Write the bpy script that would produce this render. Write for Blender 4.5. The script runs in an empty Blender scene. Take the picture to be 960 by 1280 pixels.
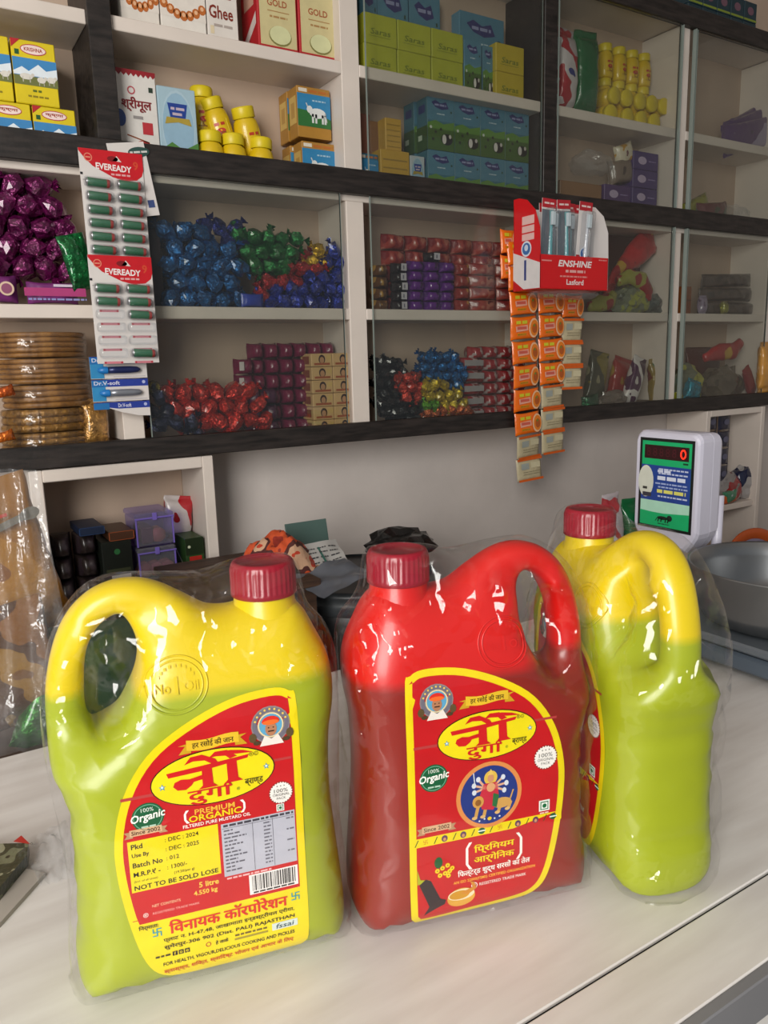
import bpy, bmesh, math, random
import numpy as np
from mathutils import Vector, Matrix, noise
from mathutils.geometry import delaunay_2d_cdt

S = bpy.context.scene
COL = S.collection
random.seed(7)
CZ = 1.32                      # camera height above the shop floor

# ---------------------------------------------------------------- camera
FPX = 960.0
_pi, _ya, _ro = math.radians(11.05), math.radians(31.57), math.radians(-1.59)
_fw = np.array([math.sin(_ya)*math.cos(_pi), math.cos(_ya)*math.cos(_pi), -math.sin(_pi)])
_rt = np.array([math.cos(_ya), -math.sin(_ya), 0.0])
_up = np.cross(_rt, _fw)
RT = _rt*math.cos(_ro) + _up*math.sin(_ro)
UP = _up*math.cos(_ro) - _rt*math.sin(_ro)
FW = _fw
cd = bpy.data.cameras.new('camera')
cam = bpy.data.objects.new('camera', cd)
COL.objects.link(cam)
cd.sensor_fit = 'VERTICAL'; cd.sensor_height = 36.0; cd.lens = 36.0*FPX/1280.0
cd.clip_start = 0.02
cam.matrix_world = Matrix(((RT[0], UP[0], -FW[0], 0), (RT[1], UP[1], -FW[1], 0), (RT[2], UP[2], -FW[2], CZ), (0, 0, 0, 1)))
S.camera = cam

# ---------------------------------------------------------------- light
S.view_settings.view_transform = 'Standard'
S.view_settings.look = 'None'
S.view_settings.exposure = 0.0
S.view_settings.gamma = 1.0
S.view_settings.use_curve_mapping = False
S.cycles.use_denoising = True
S.cycles.max_bounces = 10
S.cycles.transparent_max_bounces = 24
W = bpy.data.worlds.new('daylight'); S.world = W; W.use_nodes = True
_bg = W.node_tree.nodes['Background']
_bg.inputs[0].default_value = (0.86, 0.93, 1.0, 1)
_bg.inputs[1].default_value = 0.20

def area_light(name, loc, target, sx, sy, power, color):
    ld = bpy.data.lights.new(name, 'AREA'); ld.shape = 'RECTANGLE'; ld.size = sx; ld.size_y = sy
    ld.energy = power; ld.color = color
    o = bpy.data.objects.new(name, ld); COL.objects.link(o); o.location = loc
    d = Vector(target) - Vector(loc)
    o.rotation_euler = d.to_track_quat('-Z', 'Y').to_euler()
    return o
# daylight coming in through the open shop front, behind and to the left of the photographer
area_light('shopfront_daylight', (-1.35, -0.95, 1.80), (0.6, 0.9, 1.0), 1.1, 1.5, 80, (1.0, 0.97, 0.92))

# ---------------------------------------------------------------- pixel -> place
def ray(x, y): return FW*FPX + RT*(x-480) - UP*(y-640)
def on_y(x, y, Y):                 # point of the line of sight on an upright plane parallel to the shelves
    d = ray(x, y); p = d*(Y/d[1]); return Vector((p[0], p[1], p[2]+CZ))
def on_z(x, y, z):                 # ... on a level surface at height z above the floor
    d = ray(x, y); p = d*((z-CZ)/d[2]); return Vector((p[0], p[1], z))

# ---------------------------------------------------------------- materials
def lin(h):
    h = h.lstrip('#')
    c = [int(h[i:i+2], 16)/255 for i in (0, 2, 4)]
    return tuple((v/12.92 if v <= .04045 else ((v+.055)/1.055)**2.4) for v in c) + (1,)
_MC = {}
def nn(nt, t, **kw):
    n = nt.nodes.new(t)
    for k, v in kw.items(): setattr(n, k, v)
    return n
def bump(nt, b, scale, strength, dist=.001, detail=3, kind='noise', stretch=None):
    tc = nn(nt, 'ShaderNodeTexCoord')
    src = tc.outputs['Object']
    if stretch:
        mp = nn(nt, 'ShaderNodeMapping'); mp.inputs['Scale'].default_value = stretch
        nt.links.new(src, mp.inputs[0]); src = mp.outputs[0]
    if kind in ('noise', 'ridge'):
        t = nn(nt, 'ShaderNodeTexNoise')
        if kind == 'ridge': t.noise_type = 'RIDGED_MULTIFRACTAL'
        t.inputs['Scale'].default_value = scale; t.inputs['Detail'].default_value = detail; o = t.outputs[0]
    else:
        t = nn(nt, 'ShaderNodeTexVoronoi'); t.inputs['Scale'].default_value = scale; o = t.outputs['Distance']
    nt.links.new(src, t.inputs['Vector'])
    bp = nn(nt, 'ShaderNodeBump'); bp.inputs['Strength'].default_value = strength; bp.inputs['Distance'].default_value = dist
    nt.links.new(o, bp.inputs['Height']); nt.links.new(bp.outputs[0], b.inputs['Normal'])
    return o
def mat(name, hexc, rough=.5, metal=0., bmp=None, spec=.5, vary=0., vscale=8., coat=0., hex2=None, stretch=None, detail=4.):
    key = (name, hexc, rough, metal, str(bmp), hex2, vary)
    if key in _MC: return _MC[key]
    m = bpy.data.materials.new(name); m.use_nodes = True; nt = m.node_tree; b = nt.nodes['Principled BSDF']
    b.inputs['Base Color'].default_value = lin(hexc); b.inputs['Roughness'].default_value = rough
    b.inputs['Metallic'].default_value = metal; b.inputs['Specular IOR Level'].default_value = spec
    b.inputs['Coat Weight'].default_value = coat
    if vary or hex2:
        tc = nn(nt, 'ShaderNodeTexCoord'); src = tc.outputs['Object']
        if stretch:
            mp = nn(nt, 'ShaderNodeMapping'); mp.inputs['Scale'].default_value = stretch
            nt.links.new(src, mp.inputs[0]); src = mp.outputs[0]
        t = nn(nt, 'ShaderNodeTexNoise'); t.inputs['Scale'].default_value = vscale; t.inputs['Detail'].default_value = detail
        nt.links.new(src, t.inputs['Vector'])
        r = nn(nt, 'ShaderNodeValToRGB')
        c = lin(hexc)
        if hex2: a, z = lin(hex2), c
        else: a, z = tuple(v*(1-vary) for v in c[:3])+(1,), tuple(min(1, v*(1+vary)) for v in c[:3])+(1,)
        r.color_ramp.elements[0].position = .33; r.color_ramp.elements[0].color = a
        r.color_ramp.elements[1].position = .67; r.color_ramp.elements[1].color = z
        nt.links.new(t.outputs[0], r.inputs[0]); nt.links.new(r.outputs[0], b.inputs['Base Color'])
    if bmp: bump(nt, b, *bmp)
    _MC[key] = m
    return m
def flat(h, rough=.42): return mat('printed_ink', h, rough, vary=.04, vscale=60)
def foil(h, rough=.24): return mat('candy_foil', h, rough, metal=.55, bmp=(110, 1.0, .006), coat=.9, vary=.45, vscale=60)
def card(h): return mat('carton_board', h, .45, vary=.05, vscale=30)
def clear_film(name, tint=(.97, .98, 1), gloss=.10, rough=.12, scale=55, strength=.8, dist=.004, white=.03, stretch=None, edge=.6, kind='noise'):
    if name in _MC: return _MC[name]
    m = bpy.data.materials.new(name); m.use_nodes = True; nt = m.node_tree
    for n in list(nt.nodes): nt.nodes.remove(n)
    out = nn(nt, 'ShaderNodeOutputMaterial')
    tr = nn(nt, 'ShaderNodeBsdfTransparent'); tr.inputs[0].default_value = tint + (1,)
    gl = nn(nt, 'ShaderNodeBsdfGlossy'); gl.inputs['Roughness'].default_value = rough; gl.inputs[0].default_value = (1, 1, 1, 1)
    df = nn(nt, 'ShaderNodeBsdfDiffuse'); df.inputs[0].default_value = (.9, .92, .95, 1)
    lf = nn(nt, 'ShaderNodeLayerWeight'); lf.inputs['Blend'].default_value = .5
    lw = nn(nt, 'ShaderNodeMath', operation='POWER'); lw.inputs[1].default_value = 4.0
    nt.links.new(lf.outputs['Facing'], lw.inputs[0])
    sc = nn(nt, 'ShaderNodeMath', operation='MULTIPLY'); sc.inputs[1].default_value = edge
    nt.links.new(lw.outputs[0], sc.inputs[0]); lw = sc
    ad = nn(nt, 'ShaderNodeMath', operation='ADD'); ad.inputs[1].default_value = gloss; ad.use_clamp = True
    m1 = nn(nt, 'ShaderNodeMixShader'); m2 = nn(nt, 'ShaderNodeMixShader'); m2.inputs[0].default_value = white
    nt.links.new(lw.outputs[0], ad.inputs[0]); nt.links.new(ad.outputs[0], m1.inputs[0])
    nt.links.new(tr.outputs[0], m2.inputs[1]); nt.links.new(df.outputs[0], m2.inputs[2])
    nt.links.new(m2.outputs[0], m1.inputs[1]); nt.links.new(gl.outputs[0], m1.inputs[2])
    nt.links.new(m1.outputs[0], out.inputs[0])
    if strength:
        class B: pass
        o = B(); o.inputs = {'Normal': gl.inputs['Normal']}
        if kind == 'crumple':
            tc = nn(nt, 'ShaderNodeTexCoord')
            wn = nn(nt, 'ShaderNodeTexNoise'); wn.inputs['Scale'].default_value = scale*.5; wn.inputs['Detail'].default_value = 2
            nt.links.new(tc.outputs['Object'], wn.inputs['Vector'])
            wm = nn(nt, 'ShaderNodeVectorMath', operation='SCALE'); wm.inputs['Scale'].default_value = .035
            nt.links.new(wn.outputs['Color'], wm.inputs[0])
            wa = nn(nt, 'ShaderNodeVectorMath', operation='ADD'); nt.links.new(tc.outputs['Object'], wa.inputs[0]); nt.links.new(wm.outputs[0], wa.inputs[1])
            vo = nn(nt, 'ShaderNodeTexVoronoi'); vo.inputs['Scale'].default_value = scale; nt.links.new(wa.outputs[0], vo.inputs['Vector'])
            sm_ = nn(nt, 'ShaderNodeMapping'); sm_.inputs['Scale'].default_value = (1, 1, .20); sm_.inputs['Rotation'].default_value = (.2, .7, 0)
            nt.links.new(wa.outputs[0], sm_.inputs[0]); nt.links.new(sm_.outputs[0], vo.inputs['Vector'])
            mk = nn(nt, 'ShaderNodeTexNoise'); mk.inputs['Scale'].default_value = 14; nt.links.new(tc.outputs['Object'], mk.inputs['Vector'])
            mr = nn(nt, 'ShaderNodeMapRange'); mr.inputs['From Min'].default_value = .47; mr.inputs['From Max'].default_value = .66; nt.links.new(mk.outputs[0], mr.inputs['Value'])
            mu = nn(nt, 'ShaderNodeMath', operation='MULTIPLY'); nt.links.new(vo.outputs['Distance'], mu.inputs[0]); nt.links.new(mr.outputs[0], mu.inputs[1])
            sy = nn(nt, 'ShaderNodeSeparateXYZ'); nt.links.new(tc.outputs['Object'], sy.inputs[0])
            ay = nn(nt, 'ShaderNodeMath', operation='ABSOLUTE'); nt.links.new(sy.outputs['Y'], ay.inputs[0])
            fr = nn(nt, 'ShaderNodeMapRange'); fr.inputs['From Min'].default_value = .0485; fr.inputs['From Max'].default_value = .043; fr.inputs['To Min'].default_value = .10
            nt.links.new(ay.outputs[0], fr.inputs['Value'])
            m3 = nn(nt, 'ShaderNodeMath', operation='MULTIPLY'); nt.links.new(mu.outputs[0], m3.inputs[0]); nt.links.new(fr.outputs[0], m3.inputs[1]); mu = m3
            bp = nn(nt, 'ShaderNodeBump'); bp.inputs['Strength'].default_value = strength; bp.inputs['Distance'].default_value = dist
            nt.links.new(mu.outputs[0], bp.inputs['Height']); nt.links.new(bp.outputs[0], gl.inputs['Normal'])
        else: bump(nt, o, scale, strength, dist, 3, kind, stretch)
    _MC[name] = m
    return m

# ---------------------------------------------------------------- mesh builder
class MB:
    def __init__(s): s.v = []; s.f = []; s.m = []; s.mats = []; s.sm = []
    def mi(s, m):
        if m not in s.mats: s.mats.append(m)
        return s.mats.index(m)
    def add(s, vs, fs, m, smooth=False):
        k = len(s.v); s.v += [tuple(p) for p in vs]; i = s.mi(m)
        for f in fs: s.f.append([k+q for q in f]); s.m.append(i); s.sm.append(smooth)
        return s
    def box(s, x0, x1, y0, y1, z0, z1, m, M=None):
        vs = [(x, y, z) for z in (z0, z1) for y in (y0, y1) for x in (x0, x1)]
        if M is not None: vs = [M @ Vector(p) for p in vs]
        return s.add(vs, [(0, 2, 3, 1), (4, 5, 7, 6), (0, 1, 5, 4), (2, 6, 7, 3), (0, 4, 6, 2), (1, 3, 7, 5)], m)
    def rbox(s, x0, x1, y0, y1, z0, z1, m, b=.002, M=None, seg=1):
        bm = bmesh.new(); bmesh.ops.create_cube(bm, size=1)
        for v in bm.verts:
            v.co = Vector(((x0+x1)/2 + v.co.x*(x1-x0), (y0+y1)/2 + v.co.y*(y1-y0), (z0+z1)/2 + v.co.z*(z1-z0)))
        bmesh.ops.bevel(bm, geom=bm.edges[:], offset=b, segments=seg, affect='EDGES', profile=.5)
        s.bm(bm, m, M, smooth=seg > 1); return s
    def bm(s, bm, m, M=None, smooth=False):
        bm.verts.index_update()
        vs = [(M @ v.co) if M is not None else v.co.copy() for v in bm.verts]
        fs = [[v.index for v in f.verts] for f in bm.faces]; bm.free()
        return s.add(vs, fs, m, smooth)
    def lathe(s, prof, m, n=24, c=(0, 0, 0), axis='z', M=None, smooth=True, mod=None):
        vs = []; fs = []
        for i in range(n):
            a = 2*math.pi*i/n
            for j, (r, z) in enumerate(prof):
                rr = r*(mod(i, j) if mod else 1)
                p = Vector((rr*math.cos(a), rr*math.sin(a), z))
                if axis == 'y': p = Vector((p.x, p.z, p.y))
                if axis == 'x': p = Vector((p.z, p.x, p.y))
                p += Vector(c)
                vs.append(M @ p if M is not None else p)
        k = len(prof)
        for i in range(n):
            for j in range(k-1):
                a, b = i*k+j, ((i+1) % n)*k+j
                fs.append((a, b, b+1, a+1))
        return s.add(vs, fs, m, smooth)
    def tube(s, pts, r, m, n=8, smooth=True):
        pts = [Vector(p) for p in pts]; vs = []; fs = []
        for i, p in enumerate(pts):
            t = (pts[min(i+1, len(pts)-1)] - pts[max(i-1, 0)]).normalized()
            a = t.orthogonal().normalized() if i == 0 else (a - t*a.dot(t)).normalized()
            b = t.cross(a); rr = r[i] if isinstance(r, (list, tuple)) else r
            for k in range(n):
                g = 2*math.pi*k/n; vs.append(p + (a*math.cos(g) + b*math.sin(g))*rr)
        for i in range(len(pts)-1):
            for k in range(n):
                fs.append((i*n+k, i*n+(k+1) % n, (i+1)*n+(k+1) % n, (i+1)*n+k))
        fs.append(list(range(n))[::-1]); fs.append([(len(pts)-1)*n+k for k in range(n)])
        return s.add(vs, fs, m, smooth)
    def prism(s, poly, y0, y1, m, plane='xz', M=None):
        n = len(poly)
        g = (lambda p, d: Vector((p[0], d, p[1]))) if plane == 'xz' else ((lambda p, d: Vector((p[0], p[1], d))) if plane == 'xy' else (lambda p, d: Vector((d, p[0], p[1]))))
        vs = [g(p, y0) for p in poly] + [g(p, y1) for p in poly]
        if M is not None: vs = [M @ v for v in vs]
        fs = [list(range(n)), list(range(n, 2*n))[::-1]] + [(i, i+n, (i+1) % n+n, (i+1) % n) for i in range(n)]
        return s.add(vs, fs, m)
    def mesh(s, name):
        me = bpy.data.meshes.new(name); me.from_pydata(s.v, [], s.f)
        for m in s.mats: me.materials.append(m)
        me.polygons.foreach_set('material_index', s.m); me.polygons.foreach_set('use_smooth', s.sm)
        me.update()
        bm = bmesh.new(); bm.from_mesh(me); bmesh.ops.recalc_face_normals(bm, faces=bm.faces[:]); bm.to_mesh(me); bm.free()
        return me
    def build(s, name, parent=None, loc=(0, 0, 0), rot=(0, 0, 0)): return put(s.mesh(name), name, parent, loc, rot)
def put(me, name, parent=None, loc=(0, 0, 0), rot=(0, 0, 0)):
    o = bpy.data.objects.new(name, me); COL.objects.link(o); o.parent = parent
    o.location = loc; o.rotation_euler = rot
    return o
def tag(o, label, cat, group=None):
    o['label'] = label; o['category'] = cat
    if group: o['group'] = group
    return o
def empty(name, loc=(0, 0, 0), rot=(0, 0, 0)):
    o = bpy.data.objects.new(name, None); COL.objects.link(o); o.location = loc; o.rotation_euler = rot
    o.empty_display_size = .02
    return o
def struct(o): o['kind'] = 'structure'; return o
_KIDS = {}
def dup(o, loc=None, rot=None, label=None, group=None, parent=None):
    c = o.copy(); COL.objects.link(c)
    if parent is not None: c.parent = parent
    if loc is not None: c.location = loc
    if rot is not None: c.rotation_euler = rot
    if label: c['label'] = label
    if group: c['group'] = group
    for k in list(o.children): dup(k, parent=c)
    return c

ROWN = ['bottom row', 'second row up', 'third row up', 'fourth row up', 'fifth row up', 'sixth row up']
# ---------------------------------------------------------------- flat print (2-D drawing that becomes thin ink shapes on a face)
_TC = {}
def text_tris(t, bold=0.):
    k = (t, bold)
    if k in _TC: return _TC[k]
    return text_tris_raw(t, bold)
def text_tris_raw(t, bold=0.):
    k = ('raw', t, bold)
    if k in _TC: return _TC[k]
    c = bpy.data.curves.new('lettering', 'FONT'); c.body = t; c.size = 1; c.resolution_u = 2; c.offset = bold
    o = bpy.data.objects.new('lettering', c)
    me = bpy.data.meshes.new_from_object(o)
    me.calc_loop_triangles()
    v = [(p.co.x, p.co.y) for p in me.vertices]; f = [tuple(q.vertices) for q in me.loop_triangles]
    bpy.data.objects.remove(o); bpy.data.curves.remove(c); bpy.data.meshes.remove(me)
    if not v: v = [(0, 0)]
    xs = [p[0] for p in v]; ys = [p[1] for p in v]
    _TC[k] = (v, f, min(xs), max(xs), min(ys), max(ys))
    return _TC[k]
def dv(t):                         # put the short-i sign before its consonant, as it is drawn
    o = []
    for ch in t:
        if ch == '\u093f' and o:
            k = len(o)-1
            while k >= 2 and o[k-1] == '\u094d': k -= 2
            o.insert(k, ch)
        else: o.append(ch)
    return ''.join(o)
class Print:
    def __init__(s): s.items = []
    def poly(s, pts, c, l=1):
        n = len(pts)
        r = delaunay_2d_cdt([Vector(p) for p in pts], [(i, (i+1) % n) for i in range(n)], [list(range(n))], 1, 1e-7)
        s.items.append(([tuple(p) for p in r[0]], [tuple(f) for f in r[2]], c, l)); return s
    def rect(s, x0, y0, x1, y1, c, l=1):
        s.items.append(([(x0, y0), (x1, y0), (x1, y1), (x0, y1)], [(0, 1, 2, 3)], c, l)); return s
    def ell(s, cx, cy, rx, ry, c, l=1, n=20, a0=0, a1=360):
        pts = [(cx+rx*math.cos(math.radians(a0+(a1-a0)*i/n)), cy+ry*math.sin(math.radians(a0+(a1-a0)*i/n))) for i in range(n if a1-a0 == 360 else n+1)]
        s.items.append((pts, [tuple(range(len(pts)))], c, l)); return s
    def ring(s, cx, cy, rx, ry, w, c, l=1, n=24, a0=0, a1=360):
        v = []; f = []
        for i in range(n+1):
            a = math.radians(a0+(a1-a0)*i/n)
            v += [(cx+rx*math.cos(a), cy+ry*math.sin(a)), (cx+(rx-w)*math.cos(a), cy+(ry-w)*math.sin(a))]
        for i in range(n): f.append((2*i, 2*i+2, 2*i+3, 2*i+1))
        s.items.append((v, f, c, l)); return s
    def line(s, x0, y0, x1, y1, w, c, l=2):
        d = Vector((x1-x0, y1-y0)); n = Vector((-d.y, d.x)).normalized()*w/2
        s.items.append(([(x0+n.x, y0+n.y), (x0-n.x, y0-n.y), (x1-n.x, y1-n.y), (x1+n.x, y1+n.y)], [(0, 1, 2, 3)], c, l)); return s
    def text(s, t, cx, cy, h, c, l=3, w=None, rot=0., bold=.0, al='c', shear=0.):
        if any('\u0900' <= ch <= '\u097f' for ch in t):       # sign by sign, each on its own hair-thin layer
            w1 = text_tris_raw('MMM')[3]; G = []
            for i, ch in enumerate(t):
                if ch != ' ': G.append((0. if i == 0 else text_tris_raw(t[:i]+'MMM')[3]-w1, text_tris_raw(ch), i % 3))
            x0 = min(x+g[2] for x, g, _ in G); x1 = max(x+g[3] for x, g, _ in G); y0 = min(g[4] for _, g, _ in G); y1 = max(g[5] for _, g, _ in G)
            sy = h/(y1-y0); sx = sy if w is None else w/(x1-x0); ox = {'c': (x0+x1)/2, 'l': x0, 'r': x1}[al]; oy = (y0+y1)/2
            for k, (bx, by) in enumerate(((0, 0),) if not bold else ((0, 0), (-bold, -bold*.6), (bold, -bold*.6), (-bold, bold*.6), (bold, bold*.6))):
                for x, g, q in G: s.items.append(([(cx+(px+x+bx-ox)*sx, cy+(py+by-oy)*sy) for px, py in g[0]], g[1], c, l+.30*k+.09*q))
            return s
        v, f, x0, x1, y0, y1 = text_tris(t, bold)
        sy = h/(y1-y0+1e-9); sx = sy if w is None else w/(x1-x0+1e-9)
        ox = {'c': (x0+x1)/2, 'l': x0, 'r': x1}[al]; oy = (y0+y1)/2
        ca, sa = math.cos(math.radians(rot)), math.sin(math.radians(rot)); out = []
        for x, y in v:
            a, b = (x-ox)*sx, (y-oy)*sy; a += shear*b
            out.append((cx+a*ca-b*sa, cy+a*sa+b*ca))
        s.items.append((out, f, c, l)); return s
    def dashes(s, x0, x1, y, h, c, l=3, seed=0, fill=.75):
        r = random.Random(seed); x = x0
        while x < x1:
            w = min(r.uniform(1.2, 4)*h, x1-x)
            s.rect(x, y-h/2, x+w, y+h/2, c, l); x += w + h*.7*(1.6-fill)
        return s
    def mb(s, fn, eps=.00018, rough=.42):
        b = MB()
        for pts, fs, c, l in s.items:
            b.add([fn(x, y, l*eps) for x, y in pts], fs, flat(c, rough))
        return b
    def build(s, name, parent, fn, eps=.00018, rough=.42):
        return put(s.mesh(name, fn, eps, rough), name, parent)
    def mesh(s, name, fn, eps=.00018, rough=.42):
        b = s.mb(fn, eps, rough)
        me = bpy.data.meshes.new(name); me.from_pydata(b.v, [], b.f)
        for m in b.mats: me.materials.append(m)
        me.polygons.foreach_set('material_index', b.m); me.update()
        return me
def face_front(w, d):              # print lies on the front (-Y) face; x from left edge, y from bottom
    return lambda x, y, l: (x-w/2, -d/2-.0002-l, y)

# ================================================================= the room
M_WHITE = mat('white_laminate', '#d8cdc3', .45, vary=.05, vscale=9)
M_DARK = mat('dark_wood_laminate', '#2f2825', .5, hex2='#120e0c', vscale=14, stretch=(1.2, 8, 9), bmp=(60, .3, .002))
M_BACK = mat('shelf_backboard', '#b8a28f', .6, vary=.08, vscale=5)
M_WALL = mat('plaster_paint', '#cdc4be', .7, vary=.07, vscale=4, bmp=(35, .25, .003))
M_GLASS = clear_film('shelf_glass', (.84, .85, .83), .03, .03, 1, 0, .001, .006)
M_GEDGE = mat('glass_cut_edge', '#7f8a84', .25, spec=.7)
M_COUNTER = mat('counter_laminate', '#dcd9d5', .32, hex2='#ccc7c2', vscale=5, stretch=(1.5, 9, 4), detail=6)
M_FLOOR = mat('floor_stone', '#6f6a64', .5, vary=.15, vscale=3)
M_BLACK = mat('black_gap', '#0b0a0a', .8)
M_TRIM = mat('grey_trim', '#77777a', .4, vary=.05)

struct(MB().box(-3.2, 3.4, -3.0, 1.56, -.04, 0, M_FLOOR).build('floor'))
struct(MB().box(-2.6, 3.4, 1.527, 1.60, 0, 2.75, M_WALL).build('wall_back'))
struct(MB().box(3.4, 3.46, -1.6, 1.60, 0, 2.75, M_WALL).build('wall_right'))
struct(MB().box(-2.6, 3.46, -1.6, 1.60, 2.75, 2.80, M_WALL).build('ceiling'))

YF, YB = 1.40, 1.525
Z = lambda r: r + CZ
UNIT = empty('wall_shelving', (0, YB, 0))
tag(UNIT, 'white built-in wall shelving with dark wood beams, posts and sliding glass', 'shelf')
def upart(name, x0, x1, y0, y1, z0, z1, m, bev=.0012):
    return MB().rbox(x0, x1, y0-YB, y1-YB, Z(z0), Z(z1), m, bev).build(name, UNIT)
EDGES = [(-.29, -.25), (.325, .362), (.792, .832), (1.305, 1.344), (1.776, 1.812), (2.206, 2.245), (2.74, 2.78)]
for i, (a, b) in enumerate(EDGES):
    dark = i in (1, 3)
    if dark:
        upart('post', a, b, 1.388, YB, .372, .81, M_DARK)
        upart('divider', a, b, YF, YB, -.125, .315, M_WHITE)
    else:
        upart('divider', a, b, YF, YB, .335, .81, M_WHITE)
        upart('divider', a, b, YF, YB, -.125, .315, M_WHITE)
upart('beam', -.29, 2.78, 1.384, 1.402, .326, .372, M_DARK)
upart('beam', -.29, 2.78, 1.384, 1.402, -.160, -.122, M_DARK)
upart('beam', -.29, 2.78, 1.384, 1.402, .806, .85, M_DARK)
upart('shelf_board', -.29, 2.78, 1.402, YB, .315, .335, M_WHITE)
upart('shelf_board', -.29, 2.78, 1.402, YB, -.16, -.140, M_WHITE)
upart('shelf_board', -.29, 2.78, 1.402, YB, .812, .832, M_WHITE)
for i in range(6):
    a, b = EDGES[i][1], EDGES[i+1][0]
    upart('shelf_board', a, b, YF, YB, .545, .567, M_WHITE)
    upart('shelf_board', a, b, YF, YB, .086, .108, M_WHITE)
upart('back_panel', -.29, 2.78, YB-.004, YB, -.16, 1.15, M_BACK, .0004)
# sliding glass, in front of the dividers
def pane(x0, x1, z0, z1, y=1.391):
    g = MB().box(x0, x1, y-.002-YB, y+.002-YB, Z(z0), Z(z1), M_GLASS).build('glass_pane', UNIT)
    MB().box(x0-.0012, x0, y-.002-YB, y+.002-YB, Z(z0), Z(z1), M_GEDGE).build('glass_edge', g)
    MB().box(x1, x1+.0012, y-.002-YB, y+.002-YB, Z(z0), Z(z1), M_GEDGE).build('glass_edge', g)
for a, b in ((.372, .772), (.842, 1.30), (1.35, 1.762), (1.83, 2.20), (2.25, 2.7)):
    pane(a, b, -.121, .325)
for a, b in ((.842, 1.298), (1.35, 1.762), (1.83, 2.20), (2.25, 2.7)):
    pane(a, b, .373, .805)
# twin upright glass rims where the sliding panes meet, beside the dividers on the right
for x in (1.770, 1.820):
    upart('glass_rim', x-.0013, x+.0013, 1.386, 1.397, .373, .805, M_GEDGE, .0004)
    upart('glass_rim', x-.0013, x+.0013, 1.386, 1.397, -.121, .325, M_GEDGE, .0004)

def cubby(label, x0, x1, z0, z1, shelves, y0=1.388, t=.021, y1=1.526):
    r = empty('wall_cubby', ((x0+x1)/2, y1, Z(z0))); tag(r, label, 'cubby')
    cx = (x0+x1)/2
    def p(n, a, b, c, d, e, f, m=M_WHITE): MB().rbox(a-cx, b-cx, c-y1, d-y1, e-z0, f-z0, m, .0015).build(n, r)
    p('side_panel', x0, x0+t, y0, y1, z0, z1); p('side_panel', x1-t, x1, y0, y1, z0, z1)
    p('top_panel', x0+t, x1-t, y0, y1, z1-t, z1); p('bottom_panel', x0+t, x1-t, y0, y1, z0, z0+t)
    p('back_panel', x0+t, x1-t, y1-.005, y1, z0+t, z1-t, M_BACK)
    for z in shelves: p('shelf_board', x0+t, x1-t, y0+.01, y1-.005, z-.018, z)
    return r
cubby('white open cubby under the dark beam, holding purple clear boxes', .162, .48, -.475, -.163, [])
cubby('pale lower cubby behind the weighing scale, holding dark sachets', 1.945, 2.225, -.78, -.163, [-.452], t=.018)

# ---------------------------------------------------------------- counter
CT = CZ - .42
K = empty('shop_counter', (.7, .58, 0)); tag(K, 'long pale laminate shop counter carrying the wrapped oil jugs', 'counter')
def kp(name, x0, x1, y0, y1, z0, z1, m, bev=.001):
    return MB().rbox(x0-.7, x1-.7, y0-.58, y1-.58, z0, z1, m, bev).build(name, K)
kp('worktop', -1.1, 2.5, .3185, .897, CT-.03, CT, M_COUNTER)
kp('gap_strip', -1.1, 2.5, .316, .319, CT-.03, CT-.003, M_BLACK, .0003)
kp('edge_panel', -1.1, 2.5, .263, .316, CT-.03, CT, M_COUNTER)
kp('trim_strip', -1.1, 2.5, .2545, .263, CT-.035, CT-.001, M_TRIM)
kp('front_panel', -1.1, 2.5, .262, .282, 0, CT-.03, M_COUNTER)
kp('back_panel', -1.1, 2.5, .86, .88, .05, CT-.03, M_WHITE)
kp('end_panel', -1.1, -1.08, .282, .86, 0, CT-.03, M_WHITE)
kp('end_panel', 2.48, 2.5, .282, .86, 0, CT-.03, M_WHITE)

# ================================================================= the oil jugs
def catmull(pts, closed=True, sub=6):
    P = [Vector(p) for p in pts]; n = len(P); out = []
    for i in range(n):
        p0, p1, p2, p3 = P[i-1], P[i], P[(i+1) % n], P[(i+2) % n]
        for k in range(sub):
            t = k/sub
            out.append(tuple(.5*((2*p1) + (p2-p0)*t + (2*p0-5*p1+4*p2-p3)*t*t + (3*p1-p0-3*p2+p3)*t**3)))
    return out
JW = .093
# outline seen from the front: u runs from the cap side to the handle side
_o = [(.176, 0), (.188, .008), (.190, .03), (.186, .08), (.183, .12), (.184, .16), (.188, .185), (.1885, .205), (.185, .222), (.179, .236), (.172, .250), (.163, .2585), (.146, .2610), (.130, .2590), (.118, .2575), (.105, .260), (.090, .270), (.076, .279), (.062, .284), (.046, .284), (.030, .278), (.016, .265), (.006, .245), (-.001, .217), (-.003, .187), (-.002, .165), (.003, .148), (.005, .12), (.003, .06), (0, .03), (.002, .008), (.012, 0), (.06, 0), (.12, 0)]
OUT = [(JW-u, v) for u, v in catmull(_o)]
OUT = [(x-(.0016*(.5-.5*math.cos(2*math.pi*(v-.035)/.028)) if x > .07 and .035 < v < .147 else 0), max(0, v)) for x, v in OUT]
_h = [(.047, .262), (.034, .254), (.026, .238), (.0225, .215), (.0225, .196), (.028, .186), (.038, .190), (.047, .203), (.0555, .222), (.058, .242), (.054, .256)]
HOLE = [(JW-u, v) for u, v in catmull(_h, sub=5)]
CAPX, CAPZ = JW-.1455, .2635
def segs(poly):
    a = np.array(poly); return a, np.roll(a, -1, 0)
def dist(P, polys):
    P = np.asarray(P, float); best = np.full(len(P), 9.)
    for poly in polys:
        a, b = segs(poly); ab = b-a; L = (ab**2).sum(1)+1e-18
        t = np.clip(((P[:, None]-a[None])*ab[None]).sum(2)/L, 0, 1)
        d = np.sqrt(((P[:, None]-(a[None]+t[..., None]*ab[None]))**2).sum(2)).min(1)
        best = np.minimum(best, d)
    return best
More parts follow.
